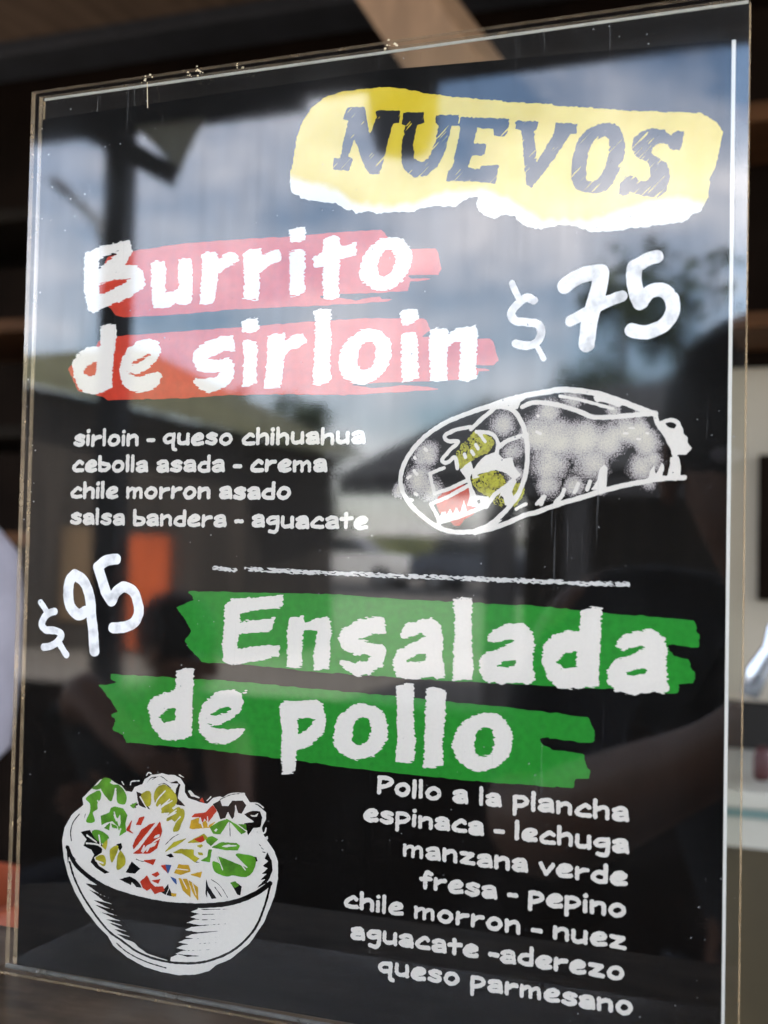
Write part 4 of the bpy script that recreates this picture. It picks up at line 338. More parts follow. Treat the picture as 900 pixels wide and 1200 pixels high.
class Ink:
    def __init__(s, shapes, res, margin=0.8):
        s.shapes = []
        for sh in shapes:
            if sh[0] == 'P': s.shapes.append(('A', [np.array(l) for l in sh[1:]]))
            elif sh[0] == 'S': s.shapes.append(('A', [spline(l, True) for l in sh[1:]]))
            else:
                p = np.array(sh[4], float)
                if sh[2]: p = spline(p, sh[3])
                if sh[3]: p = np.vstack([p, p[:1]])
                s.shapes.append(('L', [p], sh[1] / 2))
        lo = np.min([l.min(0) - (q[2] if q[0] == 'L' else 0) for q in s.shapes for l in q[1]], axis=0) - margin
        hi = np.max([l.max(0) + (q[2] if q[0] == 'L' else 0) for q in s.shapes for l in q[1]], axis=0) + margin
        s.res = res
        s.u = np.arange(lo[0], hi[0] + res, res); s.v = np.arange(lo[1], hi[1] + res, res)
        s.U, s.V = np.meshgrid(s.u, s.v)
        s.F = np.full(s.U.shape, 5.0)
        for q in s.shapes:
            pad = margin + (q[2] if q[0] == 'L' else 0)
            l0 = np.min([l.min(0) for l in q[1]], axis=0) - pad; h0 = np.max([l.max(0) for l in q[1]], axis=0) + pad
            i0, i1 = np.searchsorted(s.u, [l0[0], h0[0]]); j0, j1 = np.searchsorted(s.v, [l0[1], h0[1]])
            sl = np.s_[max(j0-1,0):j1+1, max(i0-1,0):i1+1]
            U, V = s.U[sl], s.V[sl]; D = np.full(U.shape, 9.0)
            if q[0] == 'A':
                ins = np.zeros(U.shape, bool)
                for l in q[1]:
                    for a, b in zip(l, np.roll(l, -1, 0)):
                        D = np.minimum(D, seg_dist(U, V, a, b))
                        if a[1] != b[1]:
                            c = (a[1] > V) != (b[1] > V)
                            ins ^= c & (U < (b[0]-a[0]) * (V-a[1]) / (b[1]-a[1]) + a[0])
                D = np.where(ins, -D, D)
            else:
                l = q[1][0]
                for a, b in zip(l[:-1], l[1:]): D = np.minimum(D, seg_dist(U, V, a, b))
                D = D - q[2]
            s.F[sl] = np.minimum(s.F[sl], D)
    def rough(s, amp, fu, fv, seed=1):
        s.F = s.F + amp * 2 * (value_noise(s.U, s.V, fu, fv, seed) - 0.5); return s
    def soften(s, r):
        """round the corners a little"""
        k = max(1, int(r / s.res))
        for ax in (0, 1):
            A = np.zeros_like(s.F)
            for d in range(-k, k + 1): A += np.roll(s.F, d, ax)
            s.F = A / (2*k + 1)
        return s
    def cut(s, G):
        s.F = np.maximum(s.F, G); return s
    def mesh(s, name):
        F = s.F; ny, nx = F.shape; ins = F < 0
        u, v = s.u, s.v
        cell = lambda A: (A[:-1,:-1], A[:-1,1:], A[1:,1:], A[1:,:-1])
        a, b, c, d = cell(ins); code = a*1 + b*2 + c*4 + d*8
        gid = np.arange(ny*nx).reshape(ny, nx)
        hid = ny*nx + gid; vid = 2*ny*nx + gid          # crossing on the edge to the right / upward
        corners = (gid[:-1,:-1], gid[:-1,1:], gid[1:,1:], gid[1:,:-1])
        edges = (hid[:-1,:-1], vid[:-1,1:], hid[1:,:-1], vid[:-1,:-1])
        faces = []
        for k in range(1, 16):
            m = code == k
            if not m.any(): continue
            cols = []
            for i in range(4):
                if k >> i & 1: cols.append(corners[i][m])
                if (k >> i & 1) != (k >> ((i+1) % 4) & 1): cols.append(edges[i][m])
            faces.append(np.stack(cols, 1))
        used = np.unique(np.concatenate([f.ravel() for f in faces]))
        t, g = used // (ny*nx), used % (ny*nx); j, i = g // nx, g % nx
        X, Y = u[i].astype(float), v[j].astype(float)
        Fi = F[j, i]
        h = t == 1; Fn = F[j[h], i[h]+1]; X[h] += s.res * Fi[h] / (Fi[h] - Fn)
        h = t == 2; Fn = F[j[h]+1, i[h]]; Y[h] += s.res * Fi[h] / (Fi[h] - Fn)
        flist = []
        for f in faces: flist += np.searchsorted(used, f).tolist()
        me = bpy.data.meshes.new(name)
        me.from_pydata(np.stack([X/1000 - 0.108, np.zeros_like(X), Y/1000], 1).tolist(), [], flist)
        s.XY = (X, Y)
        return me

LAYER = 0.00004
def ink(name, shapes, m, layer, parent, res=0.16, grow=0.0, amp=0.0, amp2=0.0, fu=1.0, fv=1.0, seed=1, soft=0.0, cut=None, color_attr=None):
    k = Ink(shapes, res)
    if grow: k.F = k.F - grow
    if soft: k.soften(soft)
    if amp: k.rough(amp, fu, fv, seed)
    if amp2: k.rough(amp2, fu*2.6, fv*2.6, seed + 50)
    if cut is not None: k.cut(cut(k.U, k.V))
    me = k.mesh(name)
    if color_attr:
        at = me.attributes.new('tint', 'FLOAT', 'POINT')
        at.data.foreach_set('value', np.asarray(color_attr(*k.XY), dtype=np.float32))
    o = link(name, me, m, parent)
    o.location = (0, -layer * LAYER, 0)
    return o

GLYPHS = {  # strokes in units of the x-height: (advance, [polylines])
 'a': (.98, [[(.18,.70),(.45,.84),(.74,.80),(.80,.5),(.84,.16)], [(.78,.52),(.38,.47),(.17,.30),(.30,.15),(.60,.17),(.80,.24)]]),
 'b': (1.0, [[(.17,1.22),(.17,.17)], [(.17,.17),(.55,.15),(.82,.33),(.80,.58),(.28,.70)]]),
 'c': (.97, [[(.82,.72),(.60,.84),(.22,.48),(.20,.26),(.42,.16),(.86,.19)]]),
 'd': (1.0, [[(.84,1.22),(.82,.17)], [(.82,.17),(.40,.15),(.17,.36),(.36,.70),(.80,.74)]]),
 'e': (1.0, [[(.34,.46),(.72,.56),(.84,.74),(.62,.86),(.34,.74),(.17,.45),(.24,.22),(.48,.14),(.86,.22)]]),
 'f': (.80, [[(.72,1.12),(.52,1.20),(.38,.98),(.38,.15)], [(.12,.70),(.68,.77)]]),
 'g': (1.0, [[(.80,.82),(.40,.78),(.17,.54),(.34,.36),(.78,.48)], [(.84,.84),(.82,.05),(.66,-.24),(.30,-.20)]]),
 'h': (.98, [[(.17,1.22),(.17,.15)], [(.20,.58),(.52,.80),(.78,.70),(.80,.15)]]),
 'i': (.37, [[(.18,.80),(.17,.15)], [(.18,1.17),(.21,1.19)]]),
 'l': (.37, [[(.18,1.24),(.17,.15)]]),
 'm': (1.34, [[(.17,.84),(.17,.15)], [(.20,.58),(.46,.80),(.65,.70),(.66,.15)], [(.68,.58),(.94,.80),(1.12,.70),(1.15,.15)]]),
 'n': (.98, [[(.17,.84),(.17,.15)], [(.20,.58),(.52,.80),(.78,.70),(.80,.15)]]),
 'o': (1.06, [[(.18,.46),(.32,.74),(.56,.86),(.80,.76),(.88,.50),(.74,.24),(.50,.14),(.27,.24),(.18,.46)]]),
 'p': (1.0, [[(.18,.84),(.17,-.30)], [(.18,.84),(.64,.84),(.84,.62),(.66,.36),(.24,.22)]]),
 'q': (1.04, [[(.80,.82),(.42,.80),(.17,.50),(.36,.24),(.78,.36)], [(.84,.84),(.80,-.12),(.98,-.30)]]),
 'r': (.86, [[(.20,.84),(.18,.15)], [(.22,.52),(.48,.74),(.74,.78)]]),
 's': (.95, [[(.80,.76),(.52,.84),(.22,.68),(.42,.54),(.76,.42),(.72,.22),(.46,.14),(.16,.24)]]),
 't': (.86, [[(.42,1.08),(.42,.15)], [(.12,.70),(.78,.78)]]),
 'u': (.98, [[(.17,.84),(.18,.30),(.40,.16),(.78,.28)], [(.80,.84),(.81,.15)]]),
 'v': (.92, [[(.14,.84),(.44,.16),(.82,.84)]]),
 'z': (1.0, [[(.18,.82),(.80,.80),(.20,.20),(.86,.18)]]),
 'P': (1.02, [[(.20,1.16),(.17,.15)], [(.17,1.18),(.66,1.20),(.92,.98),(.62,.66),(.22,.52)]]),
 '-': (.62, [[(.12,.46),(.52,.46)]]), ' ': (.52, [])}

def text_shapes(lines, w=0.305):
    rnd = random.Random(5); shapes = []
    for s, u0, v0, u1, v1, xh in lines:
        total = sum(GLYPHS[c][0] for c in s)
        sx = math.hypot(u1-u0, v1-v0) / total; x = 0.0
        for c in s:
            adv, pls = GLYPHS[c]
            dy = rnd.uniform(-.03, .03); k = rnd.uniform(.97, 1.03); ww = w * rnd.uniform(.95, 1.06)
            for pl in pls:
                pts = []
                for px_, py_ in pl:
                    t = (x + px_) / total
                    pts.append((u0 + (u1-u0)*t, v0 + (v1-v0)*t + (py_*k + dy) * xh))
                shapes.append(['L', (ww if c != 'm' else ww*.9) * xh, 0 if c in 'vz' else 1, 0, pts])
            x += adv
    return shapes

# ================================================================== THE SETTING
M_GROUND = mat('packed earth and asphalt', (0.19, 0.17, 0.145), 0.9, noise=0.35, nscale=0.6, bump=0.3)
g = MB(); g.box((-300, -300, -0.5), (300, 300, 0.0))
tag(g.build('ground', M_GROUND), kind='structure')
M_ROAD = mat('street asphalt', (0.06, 0.06, 0.062), 0.85, noise=0.3, nscale=3)
g = MB(); g.box((-300, -36, 0.001), (300, -26, 0.006)); tag(g.build('road', M_ROAD), kind='structure')
M_GRASS = mat('dry grass slope', (0.14, 0.15, 0.05), 0.95, noise=0.5, nscale=0.25)
rng = random.Random(3)
hm = MB()
xs = [-260 + 13*i for i in range(41)]
prev = None
rows = []
for d, base in ((-120, 0.0), (-150, 1.0), (-190, 1.0), (-240, 0.6)):
    rows.append([(x, d + rng.uniform(-6, 6), 0.004 if base == 0 else (2.6 + 1.6*math.sin(x*.021+1.1) + 0.8*math.sin(x*.073)) * base * (1 if d > -200 else .2)) for x in xs])
hv = [p for r in rows for p in r]; n = len(xs)
hm.add(hv, [(i*n+k, i*n+k+1, (i+1)*n+k+1, (i+1)*n+k) for i in range(3) for k in range(n-1)])
tag(hm.build('hills', M_GRASS, smooth=True), kind='structure')

# ------------------------------------------------------------------ the open stall roof over sign, counter and customers
M_DARKWOOD = mat('dark stained beam', (0.020, 0.021, 0.026), 0.65, noise=0.4, nscale=14, stretch=(1, 1, 1))
M_CEIL = mat('brown roof boards', (0.135, 0.088, 0.058), 0.85, spec=0.1, noise=0.3, nscale=3.5, stretch=(8, 1, 1))
M_TAN = mat('tan timber', (0.46, 0.29, 0.18), 0.75, noise=0.25, nscale=9, stretch=(3, 1, 1))
M_PALE = mat('pale translucent sheet', (0.62, 0.62, 0.55), 0.6, noise=0.15, nscale=6)
_tl = M_PALE.node_tree.nodes.new('ShaderNodeBsdfTranslucent'); _tl.inputs['Color'].default_value = (.72, .72, .64, 1)
_mx = M_PALE.node_tree.nodes.new('ShaderNodeMixShader'); _mx.inputs[0].default_value = .65
_po = M_PALE.node_tree.nodes['Principled BSDF']; _oo = M_PALE.node_tree.nodes['Material Output']
M_PALE.node_tree.links.new(_po.outputs[0], _mx.inputs[1]); M_PALE.node_tree.links.new(_tl.outputs[0], _mx.inputs[2]); M_PALE.node_tree.links.new(_mx.outputs[0], _oo.inputs['Surface'])
roof = empty('stall_roof', (-0.5, 0, 2.36))
tag(roof, 'brown boarded stall roof on dark beams with a tan timber brace, above the sign', 'roof')
def on(o_parent, mb, name, m, **k):
    """builds at world coordinates, then hangs the part under its thing"""
    o = mb.build(name, m, o_parent, **k)
    o.matrix_parent_inverse = Matrix.Translation(-Vector(o_parent.location)) if o_parent.rotation_euler.z == 0 else o_parent.matrix_basis.inverted()
    return o
b = MB()
for k in range(24):
    y0 = -2.72 + k * 0.25
    b.box((-3.4, y0, 2.44 + 0.002*(k % 2)), (2.4, y0 + 0.246, 2.47))
on(roof, b, 'roof_boards', M_CEIL)
b = MB(); b.box((-3.4, -2.66, 2.325), (2.4, -2.54, 2.438)); on(roof, b, 'front_beam', M_DARKWOOD, bevel=.004)
for yb, z0 in ((1.55, 2.34), (2.28, 2.40)):
    b = MB(); b.box((-3.4, yb, z0), (2.4, yb + 0.16, 2.438)); on(roof, b, 'cross_beam', M_DARKWOOD, bevel=.004)
for xb in (-2.5, -1.5, 0.9, 1.9):
    b = MB(); b.box((xb, -2.538, 2.36), (xb + 0.07, 1.548, 2.438)); on(roof, b, 'rafter', M_DARKWOOD, bevel=.003)
b = MB(); b.bar((-0.78, 1.86, 2.32), (-0.50, 1.74, 1.92), 0.10, 0.13); on(roof, b, 'brace', M_TAN, bevel=.004)
b = MB(); b.box((-2.1, -2.535, 2.24), (-1.2, -2.50, 2.324)); b.bar((-1.96, -2.48, 2.31), (-1.57, -2.48, 2.09), 0.04, 0.06); on(roof, b, 'corner_brace', M_DARKWOOD, bevel=.003)
b = MB(); b.prism([(-1.695, 2.238), (-1.475, 2.238), (-1.55, 2.10)], 1, -2.475, -2.472)
on(roof, b, 'corner_sheet', M_PALE)
post = MB(); post.box((-1.862, -2.64, 0.004), (-1.792, -2.57, 2.322))
tag(post.build('roof_post', M_DARKWOOD, bevel=.004), 'slim dark square post mirrored in the sign beside the big B', 'post')
M_BACK = mat('dark stall wall', (0.010, 0.006, 0.004), 0.9, spec=0.03, noise=0.4, nscale=5)
wl_ = MB(); wl_.box((-3.4, 2.46, 0.004), (1.6, 2.52, 2.43)); tag(wl_.build('stall_wall', M_BACK), 'dark wooden back wall of the stall behind the sign on the left', 'wall')

# ------------------------------------------------------------------ ledge the sign stands on
M_LEDGE = mat('grey brown laminate', (0.15, 0.108, 0.078), 0.6, noise=0.55, nscale=45, bump=0.06, stretch=(1, 2.6, 1), spec=0.12)
lt = empty('serving_ledge', (0.4, -0.03, HZ))
tag(lt, 'narrow grey brown serving ledge under the clear sign holder', 'counter')
b = MB(); b.prism([(-0.138, -0.107), (1.6, -0.107), (1.6, 0.036), (-0.158, 0.036), (-0.183, 0.02), (-0.19, -0.03), (-0.175, -0.082)], 2, HZ-0.028, HZ-0.0005)
on(lt, b, 'ledge_top', M_LEDGE, bevel=.002)
b = MB(); b.box((-0.12, -0.07, 0.004), (1.55, 0.01, HZ-0.0285)); on(lt, b, 'ledge_panel', M_BACK)

# ================================================================== THE SIGN
M_ACR = acrylic('clear acrylic front')
M_ACR2 = acrylic('clear acrylic back', gain=1.9, dirt_haze=3.0)  # extra film paints a light haze over the clear margins
M_EDGE = edge_material('sawn acrylic edge', (0.62, 0.46, 0.29), 0.66)  # brown glow seen through the edge is put into its colour
M_MILK = edge_material('milky edge highlight', (0.86, 0.86, 0.84), 0.12)  # white highlight of the top edge put into a milky colour
M_MILKB = edge_material('bottom bend highlight', (0.40, 0.43, 0.48), 0.45)  # bluish highlight along the bend put into its colour
sign = empty('menu_sign_holder', (0, 0, HZ))
tag(sign, 'clear acrylic stand with scuffed edges holding the black menu poster, prices written on in white', 'sign holder')
U0, U1, VT = -0.1110, 0.1117, 0.2808     # world x of the two sides, height
def sheet(name, y0, y1, inset, m):
    b = MB()
    x0, x1, z0, z1 = U0 + inset, U1 - inset, 0.0006, VT - inset
    b.add([(x0,y0,z0),(x1,y0,z0),(x1,y0,z1),(x0,y0,z1)], [(0,1,2,3)], 0)
    b.add([(x0,y1,z0),(x1,y1,z0),(x1,y1,z1),(x0,y1,z1)], [(3,2,1,0)], 0)
    b.add([(x0,y0,z0),(x0,y0,z1),(x0,y1,z1),(x0,y1,z0)], [(0,1,2,3)], 1)
    b.add([(x1,y0,z0),(x1,y0,z1),(x1,y1,z1),(x1,y1,z0)], [(3,2,1,0)], 1)
    b.add([(x0,y0,z1),(x1,y0,z1),(x1,y1,z1),(x0,y1,z1)], [(0,1,2,3)], 1)
    return b.build(name, m, sign)
front = sheet('front_panel', -0.0026, -0.0006, 0.0, [M_ACR, M_EDGE])
back = sheet('back_panel', 0.0008, 0.0026, 0.0004, [M_ACR2, M_EDGE])
b = MB(); b.box((U0 + .001, 0.0027, VT - 0.0011), (U1 - .0008, 0.0032, VT - 0.0004)); b.build('top_edge', M_MILK, sign)
b = MB(); b.box((U0 + .0006, 0.0027, 0.001), (U0 + .0011, 0.0031, VT - 0.0013)); b.build('side_edge', M_EDGE, sign)
b = MB(); b.box((U1 - .0005, 0.0027, 0.001), (U1 - .0001, 0.0033, VT - 0.0013)); b.build('side_edge', M_EDGE, sign)
# foot: the sheet bends forward and lies on the ledge
b = MB()
prof = [(-0.0028, 0.0035)]
b.prism([(U0, -0.0565), (U1, -0.0565), (U1, -0.0027), (U0, -0.0027)], 2, -0.0003, 0.0021)
b.build('foot', [acrylic('scuffed acrylic foot', gain=0.55, dirt_haze=1.5, tint=(.93, .91, .87), haze=.22)], sign)
b = MB(); b.tube([(U0, -0.0047, -0.0001), (0, -0.0049, -0.0004), (U1, -0.0049, -0.0004)], 0.0005, 8); b.build('foot_crease', M_EDGE, sign, smooth=True)
b = MB(); b.tube([(U0, -0.0019, 0.0012), (0, -0.0019, 0.0002), (U1, -0.0019, -0.0002)], 0.0007, 10); b.build('bottom_bend', M_MILKB, sign, smooth=True)

# ------------------------------------------------------------------ the poster inside the holder
M_PAPER = mat('white photo paper', (0.82, 0.81, 0.79), 0.5)
M_BLACK = ink_material('black print', (0.0042, 0.0036, 0.0034), 0.3, 700, spec=0.03)
M_WHITE = ink_material('white print', (0.88, 0.825, 0.79), 0.05, 1200)
M_RED = ink_material('orange red print', (0.66, 0.042, 0.012), 0.18, 420)
M_GREEN = ink_material('green print', (0.020, 0.31, 0.028), 0.22, 500)
poster = empty('menu_poster', (0, 0, HZ))
tag(poster, 'black menu poster with white brush lettering, red and green paint strokes, behind clear acrylic', 'poster')
ART_Y = -0.00012
def rel(o, parent):
    if parent is not poster: o.location.y -= parent.location.y
    return o
b = MB(); b.prism([(-0.1083, 0.0012), (0.1081, 0.0012), (0.1081, 0.2692), (0.0102, 0.2736), (-0.1083, 0.2723)], 1, -0.00008, 0.00018)
b.build('paper', M_PAPER, poster)
b = MB(); b.add([(-0.1083, 0, 0.0012), (0.10735, 0, 0.0012), (0.1071, 0, 0.26925), (0.0102, 0, 0.2736), (-0.1083, 0, 0.2723)], [(0, 1, 2, 3, 4)])
o = b.build('black_print', M_BLACK, poster); o.location.y = ART_Y
def art(name, key, m, layer, parent=None, **k):
    shapes = key if isinstance(key, list) else ART[key]
    o = ink(name, shapes, m, 4 + layer, parent or poster, **k)
    return rel(o, parent or poster)

art('red_brush_stroke', 'red_upper', M_RED, 0, res=0.2, amp=0.16, fu=0.5, fv=2.4, seed=11, soft=0.1)
art('red_brush_stroke', 'red_lower', M_RED, 0, res=0.2, amp=0.16, fu=0.5, fv=2.4, seed=12, soft=0.1)
art('green_brush_stroke', 'green_upper', M_GREEN, 0, res=0.2, amp=0.2, fu=0.5, fv=2.4, seed=13, soft=0.1)
art('green_brush_stroke', 'green_lower', M_GREEN, 0, res=0.2, amp=0.2, fu=0.5, fv=2.4, seed=14, soft=0.1)
def bristle(seed):
    """dry brush: hairline tears running in from the sides of the strokes"""
    return dict(res=0.12, amp=0.36, amp2=0.24, fu=0.55, fv=2.6, seed=seed, soft=0.24)
art('burrito_heading', 'burrito_heading', M_WHITE, 1, **bristle(21))
art('salad_heading', 'ensalada_heading', M_WHITE, 1, **bristle(22))

# yellow torn label
M_LABEL = bpy.data.materials.new('yellow torn label'); M_LABEL.use_nodes = True
_nt = M_LABEL.node_tree; _b = _nt.nodes['Principled BSDF']; _b.inputs['Roughness'].default_value = 0.5; _b.inputs['Specular IOR Level'].default_value = 0.15
_a = _nt.nodes.new('ShaderNodeAttribute'); _a.attribute_name = 'tint'
_n = _nt.nodes.new('ShaderNodeTexNoise'); _n.inputs['Scale'].default_value = 120; _n.inputs['Detail'].default_value = 5
_t = _nt.nodes.new('ShaderNodeTexCoord'); _nt.links.new(_t.outputs['Object'], _n.inputs['Vector'])
_r = _nt.nodes.new('ShaderNodeValToRGB'); _r.color_ramp.elements[0].color = (0.74, 0.55, 0.02, 1); _r.color_ramp.elements[1].color = (0.80, 0.63, 0.06, 1)
_r.color_ramp.elements[0].position = 0.3; _r.color_ramp.elements[1].position = 0.7
_m = _nt.nodes.new('ShaderNodeMixRGB'); _m.inputs['Color1'].default_value = (0.83, 0.81, 0.77, 1)
_nt.links.new(_n.outputs['Fac'], _r.inputs['Fac']); _nt.links.new(_r.outputs['Color'], _m.inputs['Color2'])
_nt.links.new(_a.outputs['Fac'], _m.inputs['Fac']); _nt.links.new(_m.outputs['Color'], _b.inputs['Base Color'])
def label_tint(X, Y):
    p = np.array(sorted(ART['label_yellow'][0])); lim = np.interp(X, p[:, 0], p[:, 1])
    t = np.clip((Y - lim + 1.3 + 0.9*(value_noise(X, Y, .5, .5, 3) - .5)) / 3.6, 0, 1); return t*t*(3 - 2*t)
lab = art('torn_label', 'label', M_LABEL, 0, res=0.25, amp=0.22, fu=1.3, fv=1.3, seed=5, color_attr=label_tint)
M_NAVY = ink_material('dark print on label', (0.012, 0.012, 0.016), 0.2, 900)
def hatch(U, V):
    """pencil-like scratches through the lower half of the letters"""
    s = value_noise(U*0.72 + V*0.69, U*-0.69 + V*0.72, 0.22, 4.2, 8)
    zone = value_noise(U, V, 0.16, 0.2, 4)
    vmid = 0.8*np.clip((238 - 0.034*U - V) / 14, -1, 1)
    return (s + 0.30*zone + 0.10*vmid - 0.975) * 1.2
art('new_items_lettering', 'nuevos_lettering', M_NAVY, 1, lab, res=0.13, amp=0.2, fu=1.6, fv=1.6, seed=31, soft=0.25, cut=hatch)

# chalk divider
def chalk(U, V): return (value_noise(U + V*1.5, V, 0.9, 3.0, 6) - 0.76) * 1.0
M_CHALK = ink_material('chalk white', (0.78, 0.76, 0.76), 0.15, 900)
art('chalk_line', 'divider', M_CHALK, 0, res=0.1, amp=0.26, fu=1.4, fv=2.2, seed=41, cut=chalk)

# ingredient lists
for nm, T_ in (('burrito_ingredients', TEXT_LEFT), ('salad_ingredients', TEXT_RIGHT)):
    art(nm, text_shapes(T_), M_WHITE, 0, res=0.11, amp=0.10, fu=1.5, fv=2.4, seed=51)

# burrito drawing
M_STIP = bpy.data.materials.new('stippled tortilla print'); M_STIP.use_nodes = True
_nt = M_STIP.node_tree; _b = _nt.nodes['Principled BSDF']; _b.inputs['Roughness'].default_value = 0.5; _b.inputs['Specular IOR Level'].default_value = 0.15
_a = _nt.nodes.new('ShaderNodeAttribute'); _a.attribute_name = 'tint'
_t = _nt.nodes.new('ShaderNodeTexCoord')
_n = _nt.nodes.new('ShaderNodeTexNoise'); _n.inputs['Scale'].default_value = 2600; _n.inputs['Detail'].default_value = 3; _nt.links.new(_t.outputs['Object'], _n.inputs['Vector'])
_n2 = _nt.nodes.new('ShaderNodeTexNoise'); _n2.inputs['Scale'].default_value = 190; _n2.inputs['Detail'].default_value = 4; _nt.links.new(_t.outputs['Object'], _n2.inputs['Vector'])
def _mth(op, x, y):
    q = _nt.nodes.new('ShaderNodeMath'); q.operation = op
    for i_, v_ in enumerate((x, y)):
        if hasattr(v_, 'links'): _nt.links.new(v_, q.inputs[i_])
        else: q.inputs[i_].default_value = v_
    return q.outputs[0]
_v = _mth('ADD', _mth('MULTIPLY', _a.outputs['Fac'], 1.0), _mth('ADD', _mth('MULTIPLY', _mth('SUBTRACT', _n.outputs['Fac'], .5), 1.9), _mth('MULTIPLY', _mth('SUBTRACT', _n2.outputs['Fac'], .5), 1.1)))
_r = _nt.nodes.new('ShaderNodeValToRGB'); cr = _r.color_ramp
cr.elements[0].position = .10; cr.elements[0].color = (.02, .018, .02, 1)
cr.elements[1].position = .95; cr.elements[1].color = (.72, .67, .59, 1)
for p_, c_ in ((.24, (.22, .19, .20, 1)), (.42, (.46, .42, .43, 1))):
    e_ = cr.elements.new(p_); e_.color = c_
_nt.links.new(_v, _r.inputs['Fac']); _nt.links.new(_r.outputs['Color'], _b.inputs['Base Color'])
M_OLIVE = ink_material('stippled olive print', (0.50, 0.47, 0.035), 0, 900, color2=(0.16, 0.14, 0.012), contrast=(0.30, 0.55))
M_TOMR = ink_material('tomato red print', (0.62, 0.040, 0.010), 0.3, 500)
bur = art('burrito_drawing', 'burrito_lines', M_WHITE, 3, res=0.11, amp=0.10, fu=1.2, fv=1.2, seed=61, soft=0.15)
def dots(th): return lambda U, V: (th - value_noise(U, V, 3.1, 3.1, 9)*.55 - value_noise(U, V, 0.35, 0.35, 2)*.45) * .6
def blob_depth(X, Y):
    t = np.zeros_like(X); m_ = np.zeros_like(X)
    for q in ART['burrito_blobs']:
        c = np.mean(q[4], axis=0); d = np.hypot(X - c[0], Y - c[1]) / (q[1]/2)
        t = t + 0.55*np.exp(-1.5*d**2); m_ = np.maximum(m_, np.clip(1 - d**2.2, 0, 1))
    for q in ART['burrito_light']:
        c = np.mean(q[4], axis=0); t = t + 0.22*np.exp(-1.5*(np.hypot(X - c[0], Y - c[1]) / (q[1]/2))**2)
    return np.clip(t*0.52 + m_*0.46 - .10, 0, .95)
art('tortilla_shading', 'burrito_blobs', M_STIP, 0, bur, res=0.15, amp=0.8, fu=1.6, fv=1.6, seed=62, color_attr=blob_depth)
art('avocado_filling', 'burrito_olive', M_OLIVE, 2, bur, res=0.13, amp=0.3, fu=1.6, fv=1.6, seed=64, cut=dots(.30))
art('tomato_filling', 'burrito_red', M_TOMR, 2, bur, res=0.13, amp=0.25, fu=1.2, fv=1.2, seed=65)

# salad bowl drawing
M_BWHITE = ink_material('white bowl print', (0.87, 0.82, 0.785), 0.05, 900)
bowl = art('salad_bowl_drawing', 'bowl_white', M_BWHITE, 0, res=0.13, amp=0.06, fu=1, fv=1, seed=71, soft=0.15)
M_LEAF = ink_material('leaf green print', (0.14, 0.45, 0.025), 0.6, 230)
M_YEL = ink_material('olive yellow print', (0.58, 0.52, 0.03), 0.6, 230)
M_GOLD = ink_material('golden print', (0.72, 0.42, 0.02), 0.35, 300)
M_BLUE = ink_material('blue print', (0.05, 0.11, 0.32), 0.3, 400)
fine = dict(res=0.1, amp=0.07, fu=1.3, fv=1.3)
art('bowl_shading', 'bowl_black', M_BLACK, 1, bowl, seed=72, **fine)
art('lettuce_leaves', 'leaf_green', M_LEAF, 2, bowl, grow=0.13, seed=73, **fine)
art('yellow_leaves', 'leaf_yellow', M_YEL, 2.2, bowl, grow=0.13, seed=74, **fine)
art('golden_leaves', 'leaf_gold', M_GOLD, 2.4, bowl, grow=0.13, seed=75, **fine)
art('tomato_slices', 'tomato_red', M_TOMR, 2.6, bowl, grow=0.13, seed=76, **fine)
art('blue_leaves', 'leaf_blue', M_BLUE, 2.8, bowl, grow=0.13, seed=77, **fine)
art('leaf_veins', 'bowl_veins', M_BWHITE, 3.2, bowl, seed=78, **fine)

# prices, written with a paint marker on the outside of the front panel
M_MARK = ink_material('white paint marker', (0.87, 0.865, 0.86), 0.42, 230, rough=0.35, contrast=(0.28, 0.52))
def worn(seed): return lambda U, V: (value_noise(U*.8+V*.6, V*.8-U*.6, 1.3, .55, seed)*.7 + value_noise(U, V, 1.1, 1.1, seed+1)*.3 - 0.93) * 1.5
for key, sd in (('price75', 81), ('price95', 91)):
    k = Ink(ART[key], 0.13); k.rough(0.10, .8, .8, sd); k.cut(worn(sd)(k.U, k.V))
    o = link('price_lettering', k.mesh('price_lettering'), M_MARK, sign)
    o.location.y = -0.00266
# chips along the sawn top edge
M_CHIP = mat('chipped acrylic flakes', (0.75, 0.62, 0.40), 0.4)
for cx_, cz_, sd in ((-0.0683, 0.2797, 1), (-0.052, 0.2795, 2), (-0.0505, 0.2790, 3), (-0.0365, 0.2795, 4), (0.013, 0.2794, 5)):
    r_ = random.Random(sd); b = MB()
    for k in range(7):
        x, z, s_ = cx_ + r_.gauss(0, .0013), cz_ + r_.gauss(0, .0007), r_.uniform(.00015, .00055)
        b.add([(x-s_, -.00264, z), (x+s_*.6, -.00264, z-s_*.5), (x+s_, -.00264, z+s_*.4), (x-s_*.2, -.00264, z+s_)], [(0,1,2,3)])
    b.build('edge_chip', M_CHIP, sign)
b = MB(); b.bar((-0.0676, -.00263, 0.2785), (-0.0672, -.00263, 0.2705), .00022, .00004, up=(0, 1, 0)); b.build('edge_chip', M_CHIP, sign)

# ================================================================== BEHIND THE SIGN: inside the stall
M_SHELF = mat('brown shelf board', (0.085, 0.036, 0.014), 0.7, spec=0.1, noise=0.3, nscale=12, stretch=(1, 6, 6))
M_DKSHELF = mat('dark shelf board', (0.014, 0.010, 0.007), 0.8, spec=0.05, noise=0.3, nscale=12)
M_BEIGE = mat('beige painted panel', (0.38, 0.325, 0.25), 0.6, noise=0.08, nscale=4)
M_CREAM = mat('cream ledge', (0.52, 0.50, 0.42), 0.45, noise=0.08, nscale=20)
